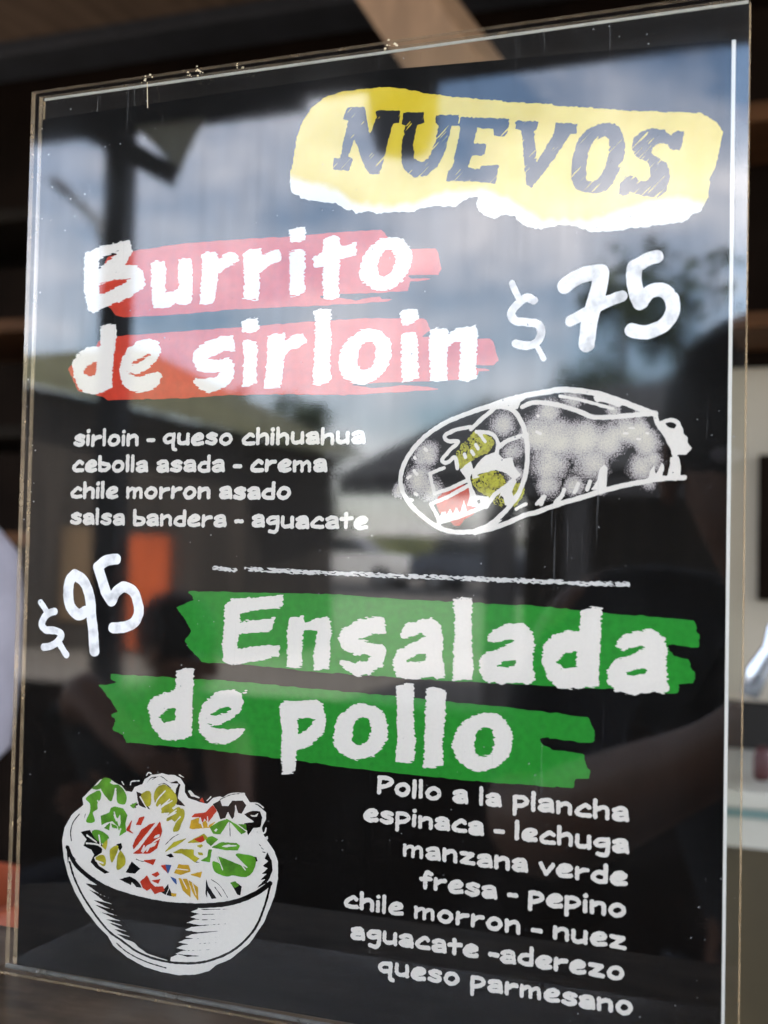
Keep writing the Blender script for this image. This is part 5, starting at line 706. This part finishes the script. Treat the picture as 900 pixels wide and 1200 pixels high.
# left: shelf rack in the dark
rack = empty('shelf_rack', (-1.25, 1.75, 0))
tag(rack, 'dark wooden shelf rack in shadow at the left edge behind the sign', 'shelf')
for xx in (-2.0, -0.62):
    b = MB(); b.box((xx, 1.6, 0.004), (xx + .05, 1.95, 1.80)); on(rack, b, 'upright', M_DKSHELF, bevel=.003)
for i, zz in enumerate((1.08, 1.29, 1.50, 1.72)):
    b = MB(); b.box((-1.948, 1.6, zz), (-0.622, 1.95, zz + .025)); on(rack, b, 'shelf_board', M_DKSHELF if i % 2 else M_SHELF, bevel=.002)
cols = [((0.20, 0.16, 0.02), 'mustard'), ((0.28, 0.09, 0.03), 'rust'), ((0.10, 0.09, 0.08), 'charcoal'), ((0.34, 0.30, 0.26), 'pale'), ((0.08, 0.11, 0.05), 'olive')]
spots = [(-1.18, 1.525, 0), (-0.98, 1.525, 2), (-1.12, 1.315, 4), (-0.90, 1.315, 0), (-1.15, 1.105, 1), (-0.93, 1.105, 3), (-1.10, 1.745, 3), (-0.88, 1.745, 2)]
where = {1.525: 'middle', 1.315: 'fourth', 1.105: 'lowest', 1.745: 'second'}
for i, (xx, zz, c) in enumerate(spots):
    t = empty('food_tin', (xx, 1.74, zz))
    tag(t, '%s food tin on the %s board of the dark rack, %s of two' % (cols[c][1], where[zz], 'inner' if i % 2 else 'outer'), 'tin', 'tins on the shelf rack')
    b = MB(); b.lathe((0, 0, 0.001), [(.052, 0), (.056, .004), (.056, .135), (.052, .139)], 20); b.build('tin_body', mat('tin ' + cols[c][1], cols[c][0], 0.5, noise=.2, nscale=20), t, smooth=True)
    b = MB(); b.lathe((0, 0, 0.1405), [(.050, 0), (.050, .006), (.046, .008)], 20); b.build('lid', mat('tin lid', (.35, .33, .30), 0.35, 0.8), t)
# white cloth bag at the left margin
M_BAG = mat('pale lavender white plastic', (0.36, 0.34, 0.40), 0.6, noise=0.25, nscale=14, bump=0.6)
bag = empty('white_bag', (-0.685, 0.62, 0))
tag(bag, 'pale white bag hanging at the left edge behind the sign holder', 'bag')
b = MB(); b.lathe((0, 0, 0), [(.05, .865), (.068, .885), (.074, .95), (.076, 1.02), (.070, 1.075), (.045, 1.105), (.02, 1.118), (.012, 1.16)], 28); b.build('bag_body', M_BAG, bag, smooth=True)
b = MB(); b.tube([(0, 0, 1.155), (0, 0, 1.8), (0, 0, 2.44)], .003, 8); b.build('string', M_DKSHELF, bag)
# orange bucket below it
M_ORANGE = mat('orange plastic', (0.34, 0.06, 0.014), 0.6, noise=.4, nscale=14)
bk = empty('orange_bucket', (-0.50, 0.40, 0.0))
tag(bk, 'orange plastic bucket low at the left edge behind the sign holder', 'bucket')
b = MB(); b.lathe((0, 0, 0), [(.07, .62), (.085, .80), (.088, .81), (.088, .825), (.082, .826), (.068, .66)], 28); b.build('bucket_body', M_ORANGE, bk, smooth=True)
b = MB(); b.lathe((0, 0, 0), [(.13, .004), (.13, .05), (.03, .06), (.03, .60), (.12, .605), (.12, .618)], 24); b.build('stand', M_DKSHELF, bk)
# right: wall shelves and panel
rs = empty('wall_shelf', (0.35, 1.5, 1.3))
tag(rs, 'brown wall shelf with two boards over the beige panel at the right edge', 'shelf')
for z0, z1 in ((1.700, 1.728), (1.408, 1.430)):
    b = MB(); b.box((-0.02, 1.42, z0), (1.3, 1.62, z1)); on(rs, b, 'shelf_board', M_SHELF, bevel=.002)
b = MB(); b.box((-0.02, 1.622, 1.39), (1.3, 1.64, 1.95)); on(rs, b, 'back_board', M_BACK)
pan = MB(); pan.box((-0.30, 1.64, 0.004), (1.3, 1.68, 1.385)); tag(pan.build('beige_panel', M_BEIGE, bevel=.003), 'beige painted wall panel below the brown shelf, right of the sign', 'wall')
M_KHAKI = mat('khaki sack', (0.22, 0.17, 0.03), 0.8, noise=.5, nscale=16, bump=.4)
b = MB(); b.lathe((0.135, 1.5, 1.4305), [(.05, 0), (.064, .02), (.066, .06), (.05, .10), (.03, .125), (.035, .14)], 20)
tag(b.build('khaki_sack', M_KHAKI, smooth=True), 'small olive yellow sack on the lower wall shelf right of the sign', 'sack')
b = MB(); b.tube([(0.045, 1.47, 1.694), (0.07, 1.47, 1.66), (0.085, 1.47, 1.62), (0.10, 1.47, 1.58), (0.13, 1.47, 1.57)], [.004, .007, .008, .007, .004], 8)
tag(b.build('hanging_strap', M_TAN, smooth=True), 'curved tan strap hanging from the upper wall shelf right of the sign', 'strap')
fr = MB(); fr.box((0.055, 1.60, 1.055), (0.066, 1.636, 1.25)); fr.box((0.072, 1.59, 1.0), (0.092, 1.636, 1.262))
tag(fr.build('door_frame', mat('olive beige frame', (.35, .31, .19), .6)), 'olive beige upright frame against the panel right of the sign', 'frame')
gap = MB(); gap.box((0.012, 1.615, 1.02), (0.0545, 1.638, 1.245)); tag(gap.build('dark_opening', M_BACK), 'narrow dark hatch beside the olive frame right of the sign', 'hatch')
M_STEEL = mat('pale blue steel', (0.55, 0.60, 0.68), 0.25, 0.85)
b = MB(); b.tube([(0.045, 1.0, 0.94), (0.052, 1.0, 0.965), (0.066, 1.0, 0.99), (0.073, 1.0, 1.01), (0.088, 1.0, 1.045), (0.11, 1.0, 1.08)], [.009, .012, .009, .012, .010, .010], 14)
tag(b.build('steel_tap', M_STEEL, smooth=True), 'slanting pale blue steel tap behind the right side of the sign', 'tap')
ct = empty('back_counter', (0.5, 1.0, 0))
tag(ct, 'low back counter with cream edge and dark splash strip, right of the sign', 'counter')
b = MB(); b.box((-0.25, 0.93, 0.835), (1.2, 1.3, 0.853)); on(ct, b, 'counter_top', M_CREAM, bevel=.003)
b = MB(); b.box((-0.25, 0.934, 0.826), (1.2, 1.298, 0.8345)); on(ct, b, 'glass_strip', mat('teal glass strip', (.16, .24, .22), .2))
b = MB(); b.box((-0.25, 0.94, 0.795), (1.2, 1.29, 0.8255)); on(ct, b, 'fascia', M_CREAM)
b = MB(); b.box((-0.25, 0.95, 0.004), (1.2, 1.28, 0.7945)); on(ct, b, 'counter_body', mat('dark olive front', (.12, .09, .04), .7, noise=.5, nscale=3))
b = MB(); b.box((-0.2, 1.20, 0.8535), (1.1, 1.26, 0.905)); on(ct, b, 'splash_strip', mat('dark grey strip', (.022, .02, .018), .8, spec=.1))
b = MB(); b.lathe((0.058, 1.0, 0.8535), [(.007, 0), (.009, .004), (.009, .024), (.007, .03), (.005, .034)], 18)
tag(b.build('red_cap_jar', mat('red jar', (.05, .008, .007), .6), smooth=True), 'small dark red jar under the steel tap right of the sign', 'jar')

# ================================================================== IN FRONT OF THE SIGN: what the acrylic mirrors
M_HALF = mat('dark brown boards', (0.026, 0.014, 0.009), 0.85, spec=.05, noise=.4, nscale=3, stretch=(1, 1, 9))
hw = MB()
for k in range(8): hw.box((-2.3, -2.40 + .002*(k % 2), .004 + k*.089), (2.2, -2.37, .09 + k*.089))
tag(hw.build('added_dark_wall', M_HALF), 'low dark boarded wall under the stall roof, added to darken the reflection in the lower sign', 'wall')  # added wall, keeps the mirrored ground dark low in the sign
# small lamps under the beam
M_LAMP = mat('black lamp shade', (0.012, 0.012, 0.014), 0.5)
def hanging_lamp(x, y, ztop, r, h, drop, label):
    t = empty('hanging_lamp', (x, y, ztop)); tag(t, label, 'lamp', 'dark lamps hanging under the stall roof')
    b = MB(); b.tube([(0, 0, 0), (0, 0, -drop)], .006, 8); b.build('cord', M_LAMP, t)
    b = MB(); b.lathe((0, 0, -drop - h), [(r*.75, 0), (r, h*.25), (r, h*.6), (r*.6, h*.9), (r*.3, h)], 24); b.build('lamp_shade', M_LAMP, t, smooth=True)
hanging_lamp(-0.58, -1.6, 2.435, 0.062, 0.20, 0.46, 'biggest dark hanging lamp, its reflection crossing the N of the yellow label')
hanging_lamp(-0.71, -2.45, 2.435, 0.012, 0.05, 0.13, 'tiny dark hanging lamp mirrored just above the yellow label')
hanging_lamp(-1.46, -2.45, 2.435, 0.016, 0.06, 0.13, 'tiny dark hanging lamp mirrored above the word Burrito')
# street lamp
sl_ = empty('street_lamp', (-13.6, -20, 0)); tag(sl_, 'thin grey street lamp with a curved arm mirrored at the upper left of the sign', 'street lamp')
M_POLE = mat('grey lamp pole', (.16, .17, .18), .5, .4)
b = MB(); b.tube([(0, 0, .004), (0, 0, 5.5), (-.12, 0, 6.9), (-.5, 0, 7.7), (-1.1, 0, 8.2)], [.14, .12, .11, .10, .09], 10); b.build('pole', M_POLE, sl_, smooth=True)
b = MB(); b.lathe((0, 0, 0), [(.02, -.09), (.16, -.06), (.2, 0), (.15, .08), (.05, .12)], 16); o = b.build('lamp_head', M_LAMP, sl_, smooth=True); o.location = (-1.35, 0, 8.4); o.scale = (2.1, 1, 1); o.rotation_euler = (0, R(40), 0)

# market hut with khaki roof, dark sides
M_TARP = mat('khaki tarp', (0.11, 0.11, 0.06), 0.85, noise=.3, nscale=1.2, stretch=(1, 4, 1))
M_HUT = mat('dark plank wall', (0.05, 0.04, 0.032), 0.8, noise=.5, nscale=2, stretch=(6, 6, .4))
M_PLANK = mat('weathered plank wall', (0.20, 0.13, 0.07), 0.8, noise=.6, nscale=1.6, stretch=(9, 9, .3))
hut = empty('khaki_hut', (-6.9, -10.6, 0)); tag(hut, 'hut with a khaki hipped roof mirrored behind the ingredient list, orange door below', 'hut')
b = MB(); b.add([(-8.9,-9.6,2.98),(-4.75,-9.6,2.09),(-4.9,-12.4,2.10),(-8.9,-12.4,2.98),(-7.5,-11.0,3.26),(-7.1,-11.0,3.26)],
               [(0,1,5,4),(1,2,5),(2,3,4,5),(3,0,4),(3,2,1,0)]); on(hut, b, 'roof', M_TARP)
b = MB(); b.prism([(-8.6,.004),(-5.25,.004),(-5.25,2.13),(-8.6,2.89)], 1, -12.1, -9.95); on(hut, b, 'wall', M_HUT)
b = MB(); b.box((-7.35,-9.948,.3),(-6.68,-9.92,1.26)); on(hut, b, 'plank_panel', M_PLANK)
M_DOOR = mat('orange door paint', (0.62, 0.11, 0.025), .5, noise=.15, nscale=4)
b = MB(); b.box((-6.50,-9.948,.05),(-6.07,-9.90,1.18)); dr = on(hut, b, 'door', M_DOOR, bevel=.01)
b = MB(); b.box((-6.28,-9.897,.72),(-6.19,-9.89,.98)); o = b.build('door_window', mat('grey pane', (.25,.27,.28), .2), dr); o.matrix_parent_inverse = dr.matrix_parent_inverse.copy()
b = MB(); b.lathe((-6.0,-9.84,.40), [(.06,0),(.09,.1),(.06,.22)], 16); on(hut, b, 'wall_lantern', mat('white globe', (.8,.78,.74), .4), smooth=True)

# open shelter with a dark roof
M_DROOF = mat('dark roof felt', (0.030, 0.032, 0.036), .8, noise=.3, nscale=4)
sh = empty('dark_shelter', (-1.0, -6.8, 0)); tag(sh, 'open shelter with a dark sloping roof mirrored around the burrito drawing', 'shelter')
b = MB(); b.add([(-2.62,-6.0,1.50),(1.2,-6.0,1.62),(1.2,-8.4,1.62),(-2.62,-8.4,1.50),(-2.02,-6.9,2.02),(1.2,-6.9,2.36)],
               [(0,1,5,4),(1,2,5),(2,3,4,5),(3,0,4),(3,2,1,0)]); on(sh, b, 'roof', M_DROOF)
b = MB(); b.box((-2.58,-6.06,1.40),(1.2,-6.0,1.50)); on(sh, b, 'eave_board', M_DARKWOOD)
b = MB(); b.box((-2.0,-6.895,2.03),(-1.95,-6.88,2.06)); on(sh, b, 'ridge_cap', M_TARP)
for xx, yy in ((-1.66,-6.1),(-1.25,-6.1),(0.6,-6.1),(-2.3,-8.2),(0.6,-8.2)):
    b = MB(); b.box((xx,yy,.004),(xx+.12,yy+.12,1.40)); on(sh, b, 'post', M_DARKWOOD)
b = MB(); b.box((-2.05,-8.3,.004),(1.2,-8.2,1.56)); on(sh, b, 'rear_wall', M_HUT)

# trees: tapered trunk, limbs, crown of leaf-sized faces
M_BARK = mat('bark', (.08,.06,.045), .9, noise=.4, nscale=6, bump=.5)
def leaf_mat(name, c):
    return mat(name, c, .7, noise=.55, nscale=1.2, color2=tuple(x*.45 for x in c))
M_LF = [leaf_mat('dark evergreen leaves', (.035,.062,.022)), leaf_mat('mid green leaves', (.06,.085,.03))]
def tree(name, loc, h, w, label, m, seed, slim=False, group='trees across the street'):
    r = random.Random(seed)
    t = empty(name, loc); tag(t, label, 'tree', group)
    b = MB(); b.tube([(0,0,0),(r.uniform(-.1,.1),0,h*.35),(r.uniform(-.2,.2),0,h*.8)], [h*.035, h*.025, h*.008], 8)
    for k in range(6):
        a = r.uniform(0, 6.28); z = h*r.uniform(.3,.6)
        b.tube([(0,0,z),(math.cos(a)*w*.25, math.sin(a)*w*.25, z+h*.12),(math.cos(a)*w*.42, math.sin(a)*w*.42, z+h*.2)], [h*.014, h*.009, h*.003], 6)
    b.build('trunk', M_BARK, t, smooth=True)
    c = MB()
    clumps = [(r.gauss(0,.33)*w, r.gauss(0,.33)*w, h*(r.uniform(.3,.95) if slim else r.uniform(.42,.92)), w*r.uniform(.10,.22)) for _ in range(26)]
    for cx, cy, cz, cr in clumps:
        k_ = 1 - .55*abs(cz/h - .62)/.38
        cx *= k_; cy *= k_
        for _ in range(70):
            p = Vector((r.gauss(0,1), r.gauss(0,1), r.gauss(0,1))).normalized() * cr * r.uniform(.3,1.25)
            n = Vector((r.gauss(0,1), r.gauss(0,1), r.gauss(0,1))).normalized(); x = n.orthogonal().normalized(); y = n.cross(x)
            s = h*r.uniform(.012,.026); q = Vector((cx,cy,cz)) + p
            c.add([q-x*s, q+y*s*.55, q+x*s, q-y*s*.55], [(0,1,2,3)])
    c.build('crown', m, t)
tree('broadleaf_tree', (-15.2,-28,0), 5.2, 3.6, 'dark bushy tree mirrored beside the khaki roof, left of the pair', M_LF[0], 1)
tree('broadleaf_tree', (-13.7,-28.5,0), 5.35, 3.0, 'dark bushy tree mirrored above the word chihuahua, right of the pair', M_LF[1], 2)
tree('slender_tree', (-12.7,-28,0), 5.05, 1.0, 'slim tall tree standing alone, mirrored right of the bushy pair', M_LF[0], 3, True)
tree('broadleaf_tree', (-2.2,-14,0), 4.75, 2.3, 'tall dark tree mirrored behind the 75 price', M_LF[0], 4)
for i, (x, y, h, w) in enumerate(((-18.6,-40,3.2,4.0),(-13.4,-40,2.3,3.4),(-8.5,-40,3.0,4.2),(-27,-44,5.0,5.5),(-35,-44,5.5,6))):
    tree('roadside_bush', (x,y,0), h, w, ['low bush by the road behind the white cars', 'lowest bush by the road, under the pale gap of the shelter', 'wide bush by the road behind the shelter posts', 'large tree-like bush far left beyond the street lamp', 'largest bush at the far left of the street'][i], M_LF[i % 2], 20+i, group='bushes along the road')

# parked cars on the street
def car(loc, rz, color, label):
    t = empty('parked_car', loc, rz); tag(t, label, 'car', 'cars parked across the street')
    m = mat('car paint', color, .3)
    b = MB(); b.prism([(-2.1,.35),(2.1,.35),(2.12,.75),(1.9,.9),(1.0,.98),(-1.7,1.0),(-2.1,.9)], 1, -.82, .82); b.build('body', m, t, bevel=.06)
    b = MB(); b.prism([(-1.6,1.0),(.95,1.0),(.35,1.42),(-1.2,1.45)], 1, -.7, .7); b.build('cabin', mat('car glass', (.03,.035,.04), .1), t, bevel=.05)
    b = MB(); b.prism([(-1.25,1.452),(.38,1.422),(.34,1.47),(-1.15,1.5)], 1, -.68, .68); b.build('car_roof', m, t)
    for sx in (-1.3, 1.3):
        for sy in (-.8, .8):
            w = MB(); w.tube([(sx, sy-.1, .32),(sx, sy+.1, .32)], .32, 20); wo = w.build('wheel', M_LAMP, t)
            h = MB(); h.tube([(sx, sy-.105, .32),(sx, sy+.105, .32)], .18, 16); h.build('rim', M_POLE, wo)
car((-16.4,-30,.006), .1, (.75,.74,.72), 'white parked car mirrored left of the chalk line')
car((-13.0,-31,.006), -.05, (.6,.6,.6), 'silver parked car mirrored below the middle of the chalk line')
car((-8.6,-30.5,.006), .05, (.05,.06,.08), 'dark parked car mirrored below the right of the chalk line')

# ------------------------------------------------------------------ people at the counter (seen mirrored)
def skin_body(name, joints, bones, m, parent, levels=2, root=None):
    names = list(joints); idx = {k: i for i, k in enumerate(names)}
    me = bpy.data.meshes.new(name)
    me.from_pydata([joints[k][0] for k in names], [(idx[a], idx[b]) for a, b in bones], [])
    o = link(name, me, m, parent)
    sk = o.modifiers.new('skin', 'SKIN'); sk.use_smooth_shade = True
    for i, k in enumerate(names):
        r_ = joints[k][1]; r_ = (r_, r_) if not isinstance(r_, tuple) else r_
        me.skin_vertices[0].data[i].radius = r_
        me.skin_vertices[0].data[i].use_root = (k == (root or names[0]))
    ss = o.modifiers.new('smooth', 'SUBSURF'); ss.levels = levels; ss.render_levels = levels
    return o
M_SKIN = mat('brown skin', (0.26, 0.125, 0.075), .55, noise=.12, nscale=20)
M_HAIR = mat('black hair', (.010,.009,.009), .6, noise=.4, nscale=60, bump=.5)
M_TEE = mat('navy shirt', (.012,.014,.022), .85, noise=.2, nscale=30)
M_TEE2 = mat('black shirt', (.010,.009,.009), .85, noise=.2, nscale=30)
M_JEAN = mat('dark jeans', (.02,.026,.045), .85, noise=.3, nscale=40)
def hand_chain(J, B, side, wrist, palm, dirs, curl):
    """five fingers rooted in the palm: dirs = forward, across (thumb side)"""
    f, a = Vector(dirs[0]).normalized(), Vector(dirs[1]).normalized(); n = f.cross(a)
    P0 = Vector(palm)
    for k, (off, ln) in enumerate(((.030,.068),(.011,.078),(-.009,.073),(-.027,.058))):
        base = P0 + f*.035 + a*off
        p1 = base + f*ln*.45 + n*curl*.35*ln; p2 = p1 + f*ln*.25 + n*curl*.8*ln
        J[side+'k%d' % k] = (tuple(base), .0095); J[side+'m%d' % k] = (tuple(p1), .0085); J[side+'t%d' % k] = (tuple(p2), .0075)
        B += [(side+'palm', side+'k%d' % k), (side+'k%d' % k, side+'m%d' % k), (side+'m%d' % k, side+'t%d' % k)]
    t1 = P0 + a*.040 - f*.005; t2 = t1 + a*.022 + f*.030 + n*curl*.02
    J[side+'th1'] = (tuple(t1), .0105); J[side+'th2'] = (tuple(t2), .0085)
    B += [(side+'palm', side+'th1'), (side+'th1', side+'th2')]
def head_parts(t, c, fwd, hair_long=.0):
    """hair cap, ears, eyes, nose and mouth on the head centred at c, looking along fwd"""
    c = Vector(c); f = Vector(fwd).normalized(); r = f.cross(Vector((0,0,1))).normalized(); u = r.cross(f)
    def ell(name, pos, rad, m, n=16):
        b = MB(); v, fc = [], []
        for i in range(n//2 + 1):
            th = math.pi*i/(n//2)
            for k in range(n):
                ph = 2*math.pi*k/n
                v.append(pos + r*math.sin(th)*math.cos(ph)*rad[0] + f*math.sin(th)*math.sin(ph)*rad[1] + u*math.cos(th)*rad[2])
        fc = [(i*n+k, i*n+(k+1) % n, (i+1)*n+(k+1) % n, (i+1)*n+k) for i in range(n//2) for k in range(n)]
        b.add(v, fc); return b.build(name, m, t, smooth=True)
    ell('hair', c + u*.035 - f*.022, (.086,.096,.092), M_HAIR, 28)
    if hair_long: ell('hair', c - u*.05 - f*.06, (.075,.05,.10), M_HAIR, 24)
    for s in (-1, 1):
        ell('ear', c + r*s*.078 - u*.012 - f*.005, (.010,.020,.030), M_SKIN)
        ell('eye', c + r*s*.032 + u*.005 + f*.084, (.013,.008,.007), M_BAG)
    ell('nose', c + f*.100 - u*.022, (.013,.016,.022), M_SKIN)
    ell('mouth', c + f*.088 - u*.056, (.022,.008,.006), mat('lips', (.25,.07,.06), .5))

# the photographer: seated, leaning in, holding a phone up to the sign
CAM = Vector((0.1351, -0.3172, HZ + 0.135)); VD = Vector((-.359,.933,.032)).normalized(); VR = Vector((.933,.359,0))
ph = empty('phone', tuple(CAM - VD*.010)); tag(ph, 'dark phone held up close in front of the sign', 'phone')
def frame_box(name, w, d, h, off, m, parent, bev):
    b = MB(); pts = []
    for z in (-h/2, h/2):
        for sx, sy in ((-1,-1),(1,-1),(1,1),(-1,1)):
            pts.append(VR*(sx*w/2 + off[0]) + VD*(sy*d/2 + off[1]) + Vector((0,0,z + off[2])))
    b.add(pts, [(3,2,1,0),(4,5,6,7),(0,1,5,4),(1,2,6,5),(2,3,7,6),(3,0,4,7)]); return b.build(name, m, parent, bevel=bev)
frame_box('phone_body', .074, .008, .155, (.018, 0, -.055), mat('black phone', (.012,.012,.014), .3), ph, .003)
frame_box('phone_screen', .068, .0008, .145, (.018, -.0046, -.055), mat('phone screen', (.02,.02,.022), .1), ph, .0)
pg = empty('person', (0.10, -0.80, 0)); tag(pg, 'person in navy shirt leaning in to hold a phone, mirrored dark at the right', 'person')
gx = lambda p: (p[0]-0.10, p[1]+0.80, p[2])
J, B = {}, []
J['pelvis'] = (gx((.16,-1.02,.56)), (.15,.12)); J['waist'] = (gx((.15,-.99,.72)), (.135,.105)); J['chest'] = (gx((.12,-.92,.93)), (.165,.115)); J['neckb'] = (gx((.10,-.85,1.05)), .065)
J['neck'] = (gx((.085,-.82,1.075)), .055); J['chin'] = (gx((.08,-.745,1.11)), .062); J['head'] = (gx((.07,-.765,1.17)), .084); J['crown'] = (gx((.068,-.78,1.215)), .070)
B += [('pelvis','waist'),('waist','chest'),('chest','neckb'),('neckb','neck'),('neck','chin'),('chin','head'),('head','crown')]
for s, shl, elb, wr, pm in (('L', (-.085,-.84,1.02), (-.095,-.63,.86), (.045,-.43,.955), (.090,-.375,.985)), ('R', (.31,-.88,1.01), (.37,-.64,.85), (.235,-.40,.935), (.21,-.352,.975))):
    J[s+'sh'] = (gx(shl), .072); J[s+'ua'] = (tuple((Vector(gx(shl))+Vector(gx(elb)))/2), .055); J[s+'el'] = (gx(elb), .046)
    J[s+'fa'] = (tuple((Vector(gx(elb))+Vector(gx(wr)))/2), .040); J[s+'wr'] = (gx(wr), .027); J[s+'palm'] = (gx(pm), (.034,.018))
    B += [('chest',s+'sh'),(s+'sh',s+'ua'),(s+'ua',s+'el'),(s+'el',s+'fa'),(s+'fa',s+'wr'),(s+'wr',s+'palm')]
    hand_chain(J, B, s, gx(wr), gx(pm), ((VR*.55 + Vector((0,0,.8))) if s == 'L' else (VR*-.55 + Vector((0,0,.8))), -VD), -.6 if s == 'L' else .6)
for s, hp, kn, an, ft in (('L', (.07,-1.0,.52), (.0,-.60,.55), (.0,-.64,.12), (-.02,-.50,.05)), ('R', (.25,-1.02,.52), (.28,-.60,.55), (.28,-.64,.12), (.28,-.50,.05))):
    J[s+'hp'] = (gx(hp), .095); J[s+'kn'] = (gx(kn), .066); J[s+'an'] = (gx(an), .042); J[s+'ft'] = (gx(ft), .038)
    B += [('pelvis',s+'hp'),(s+'hp',s+'kn'),(s+'kn',s+'an'),(s+'an',s+'ft')]
skin_body('body', J, B, M_SKIN, pg)
Jc = {k: (v[0], tuple(r_*1.10 for r_ in (v[1] if isinstance(v[1], tuple) else (v[1], v[1])))) for k, v in J.items() if k in ('pelvis','waist','chest','neckb','Lsh','Lua','Lel','Rsh','Rua','Rel')}
skin_body('shirt', Jc, [(a, b_) for a, b_ in B if a in Jc and b_ in Jc], M_TEE, pg)
Jl = {k: (v[0], tuple(r_*1.10 for r_ in (v[1] if isinstance(v[1], tuple) else (v[1], v[1])))) for k, v in J.items() if k in ('pelvis','Lhp','Lkn','Lan','Rhp','Rkn','Ran')}
skin_body('trousers', Jl, [(a, b_) for a, b_ in B if a in Jl and b_ in Jl], M_JEAN, pg)
head_parts(pg, gx((.071,-.755,1.17)), (.1,.95,-.1))
def stool(x, y, label, h=.46):
    t = empty('stool', (x, y, 0)); tag(t, label, 'stool', 'stools at the counter')
    b = MB(); b.lathe((0,0,h-.05), [(.16,0),(.18,.01),(.18,.035),(.16,.05)], 28); b.build('seat', M_TAN, t, smooth=True)
    for k in range(4):
        a = math.pi/4 + k*math.pi/2
        l = MB(); l.tube([(.12*math.cos(a),.12*math.sin(a),h-.05),(.17*math.cos(a),.17*math.sin(a),.004)], .013, 8); l.build('leg', M_DARKWOOD, t, smooth=True)
stool(.16,-1.03, 'wooden stool under the person with the phone')

# the companion: seated further along, arms folded low
cp = empty('person', (-1.315, -1.965, -0.12)); tag(cp, 'person in black shirt with bare forearms, mirrored in the lower left of the sign', 'person')
gx2 = lambda p: (p[0]+0.95, p[1]+1.35, p[2])
J, B = {}, []
J['pelvis'] = (gx2((-1.0,-1.55,.42)), (.15,.12)); J['waist'] = (gx2((-.99,-1.52,.56)), (.135,.105)); J['chest'] = (gx2((-.95,-1.44,.74)), (.16,.11)); J['neckb'] = (gx2((-.90,-1.38,.86)), .06)
J['neck'] = (gx2((-.87,-1.355,.905)), .052); J['chin'] = (gx2((-.825,-1.32,.925)), .058); J['head'] = (gx2((-.83,-1.335,.98)), .080); J['crown'] = (gx2((-.845,-1.345,1.03)), .068)
B += [('pelvis','waist'),('waist','chest'),('chest','neckb'),('neckb','neck'),('neck','chin'),('chin','head'),('head','crown')]
for s, shl, elb, wr, pm in (('L', (-1.10,-1.36,.82), (-.985,-1.20,.90), (-.80,-1.11,.80), (-.76,-1.09,.775)), ('R', (-.79,-1.46,.80), (-.67,-1.29,.64), (-.80,-1.13,.69), (-.85,-1.09,.70))):
    J[s+'sh'] = (gx2(shl), .068); J[s+'ua'] = (tuple((Vector(gx2(shl))+Vector(gx2(elb)))/2), .053); J[s+'el'] = (gx2(elb), .045)
    J[s+'fa'] = (tuple((Vector(gx2(elb))+Vector(gx2(wr)))/2), .041); J[s+'wr'] = (gx2(wr), .028); J[s+'palm'] = (gx2(pm), (.036,.019))
    B += [('chest',s+'sh'),(s+'sh',s+'ua'),(s+'ua',s+'el'),(s+'el',s+'fa'),(s+'fa',s+'wr'),(s+'wr',s+'palm')]
    hand_chain(J, B, s, gx2(wr), gx2(pm), ((1,.25,-.1) if s == 'L' else (-1,.25,0), (0,.2,.9)), .4)
for s, hp, kn, an, ft in (('L', (-1.1,-1.5,.40), (-1.15,-1.1,.44), (-1.15,-1.15,.20), (-1.15,-1.02,.16)), ('R', (-.9,-1.58,.40), (-.82,-1.2,.44), (-.82,-1.22,.20), (-.80,-1.08,.16))):
    J[s+'hp'] = (gx2(hp), .095); J[s+'kn'] = (gx2(kn), .064); J[s+'an'] = (gx2(an), .04); J[s+'ft'] = (gx2(ft), .036)
    B += [('pelvis',s+'hp'),(s+'hp',s+'kn'),(s+'kn',s+'an'),(s+'an',s+'ft')]
skin_body('body', J, B, M_SKIN, cp)
Jc = {k: (v[0], tuple(r_*1.10 for r_ in (v[1] if isinstance(v[1], tuple) else (v[1], v[1])))) for k, v in J.items() if k in ('pelvis','waist','chest','neckb','Lsh','Lua','Rsh','Rua')}
skin_body('shirt', Jc, [(a, b_) for a, b_ in B if a in Jc and b_ in Jc], M_TEE2, cp)
Jl = {k: (v[0], tuple(r_*1.10 for r_ in (v[1] if isinstance(v[1], tuple) else (v[1], v[1])))) for k, v in J.items() if k in ('pelvis','Lhp','Lkn','Lan','Rhp','Rkn','Ran')}
skin_body('trousers', Jl, [(a, b_) for a, b_ in B if a in Jl and b_ in Jl], M_JEAN, cp)
head_parts(cp, gx2((-.83,-1.33,.98)), (.95,.3,-.1))
stool(-1.365,-2.175, 'wooden stool under the person in the black shirt', .21)
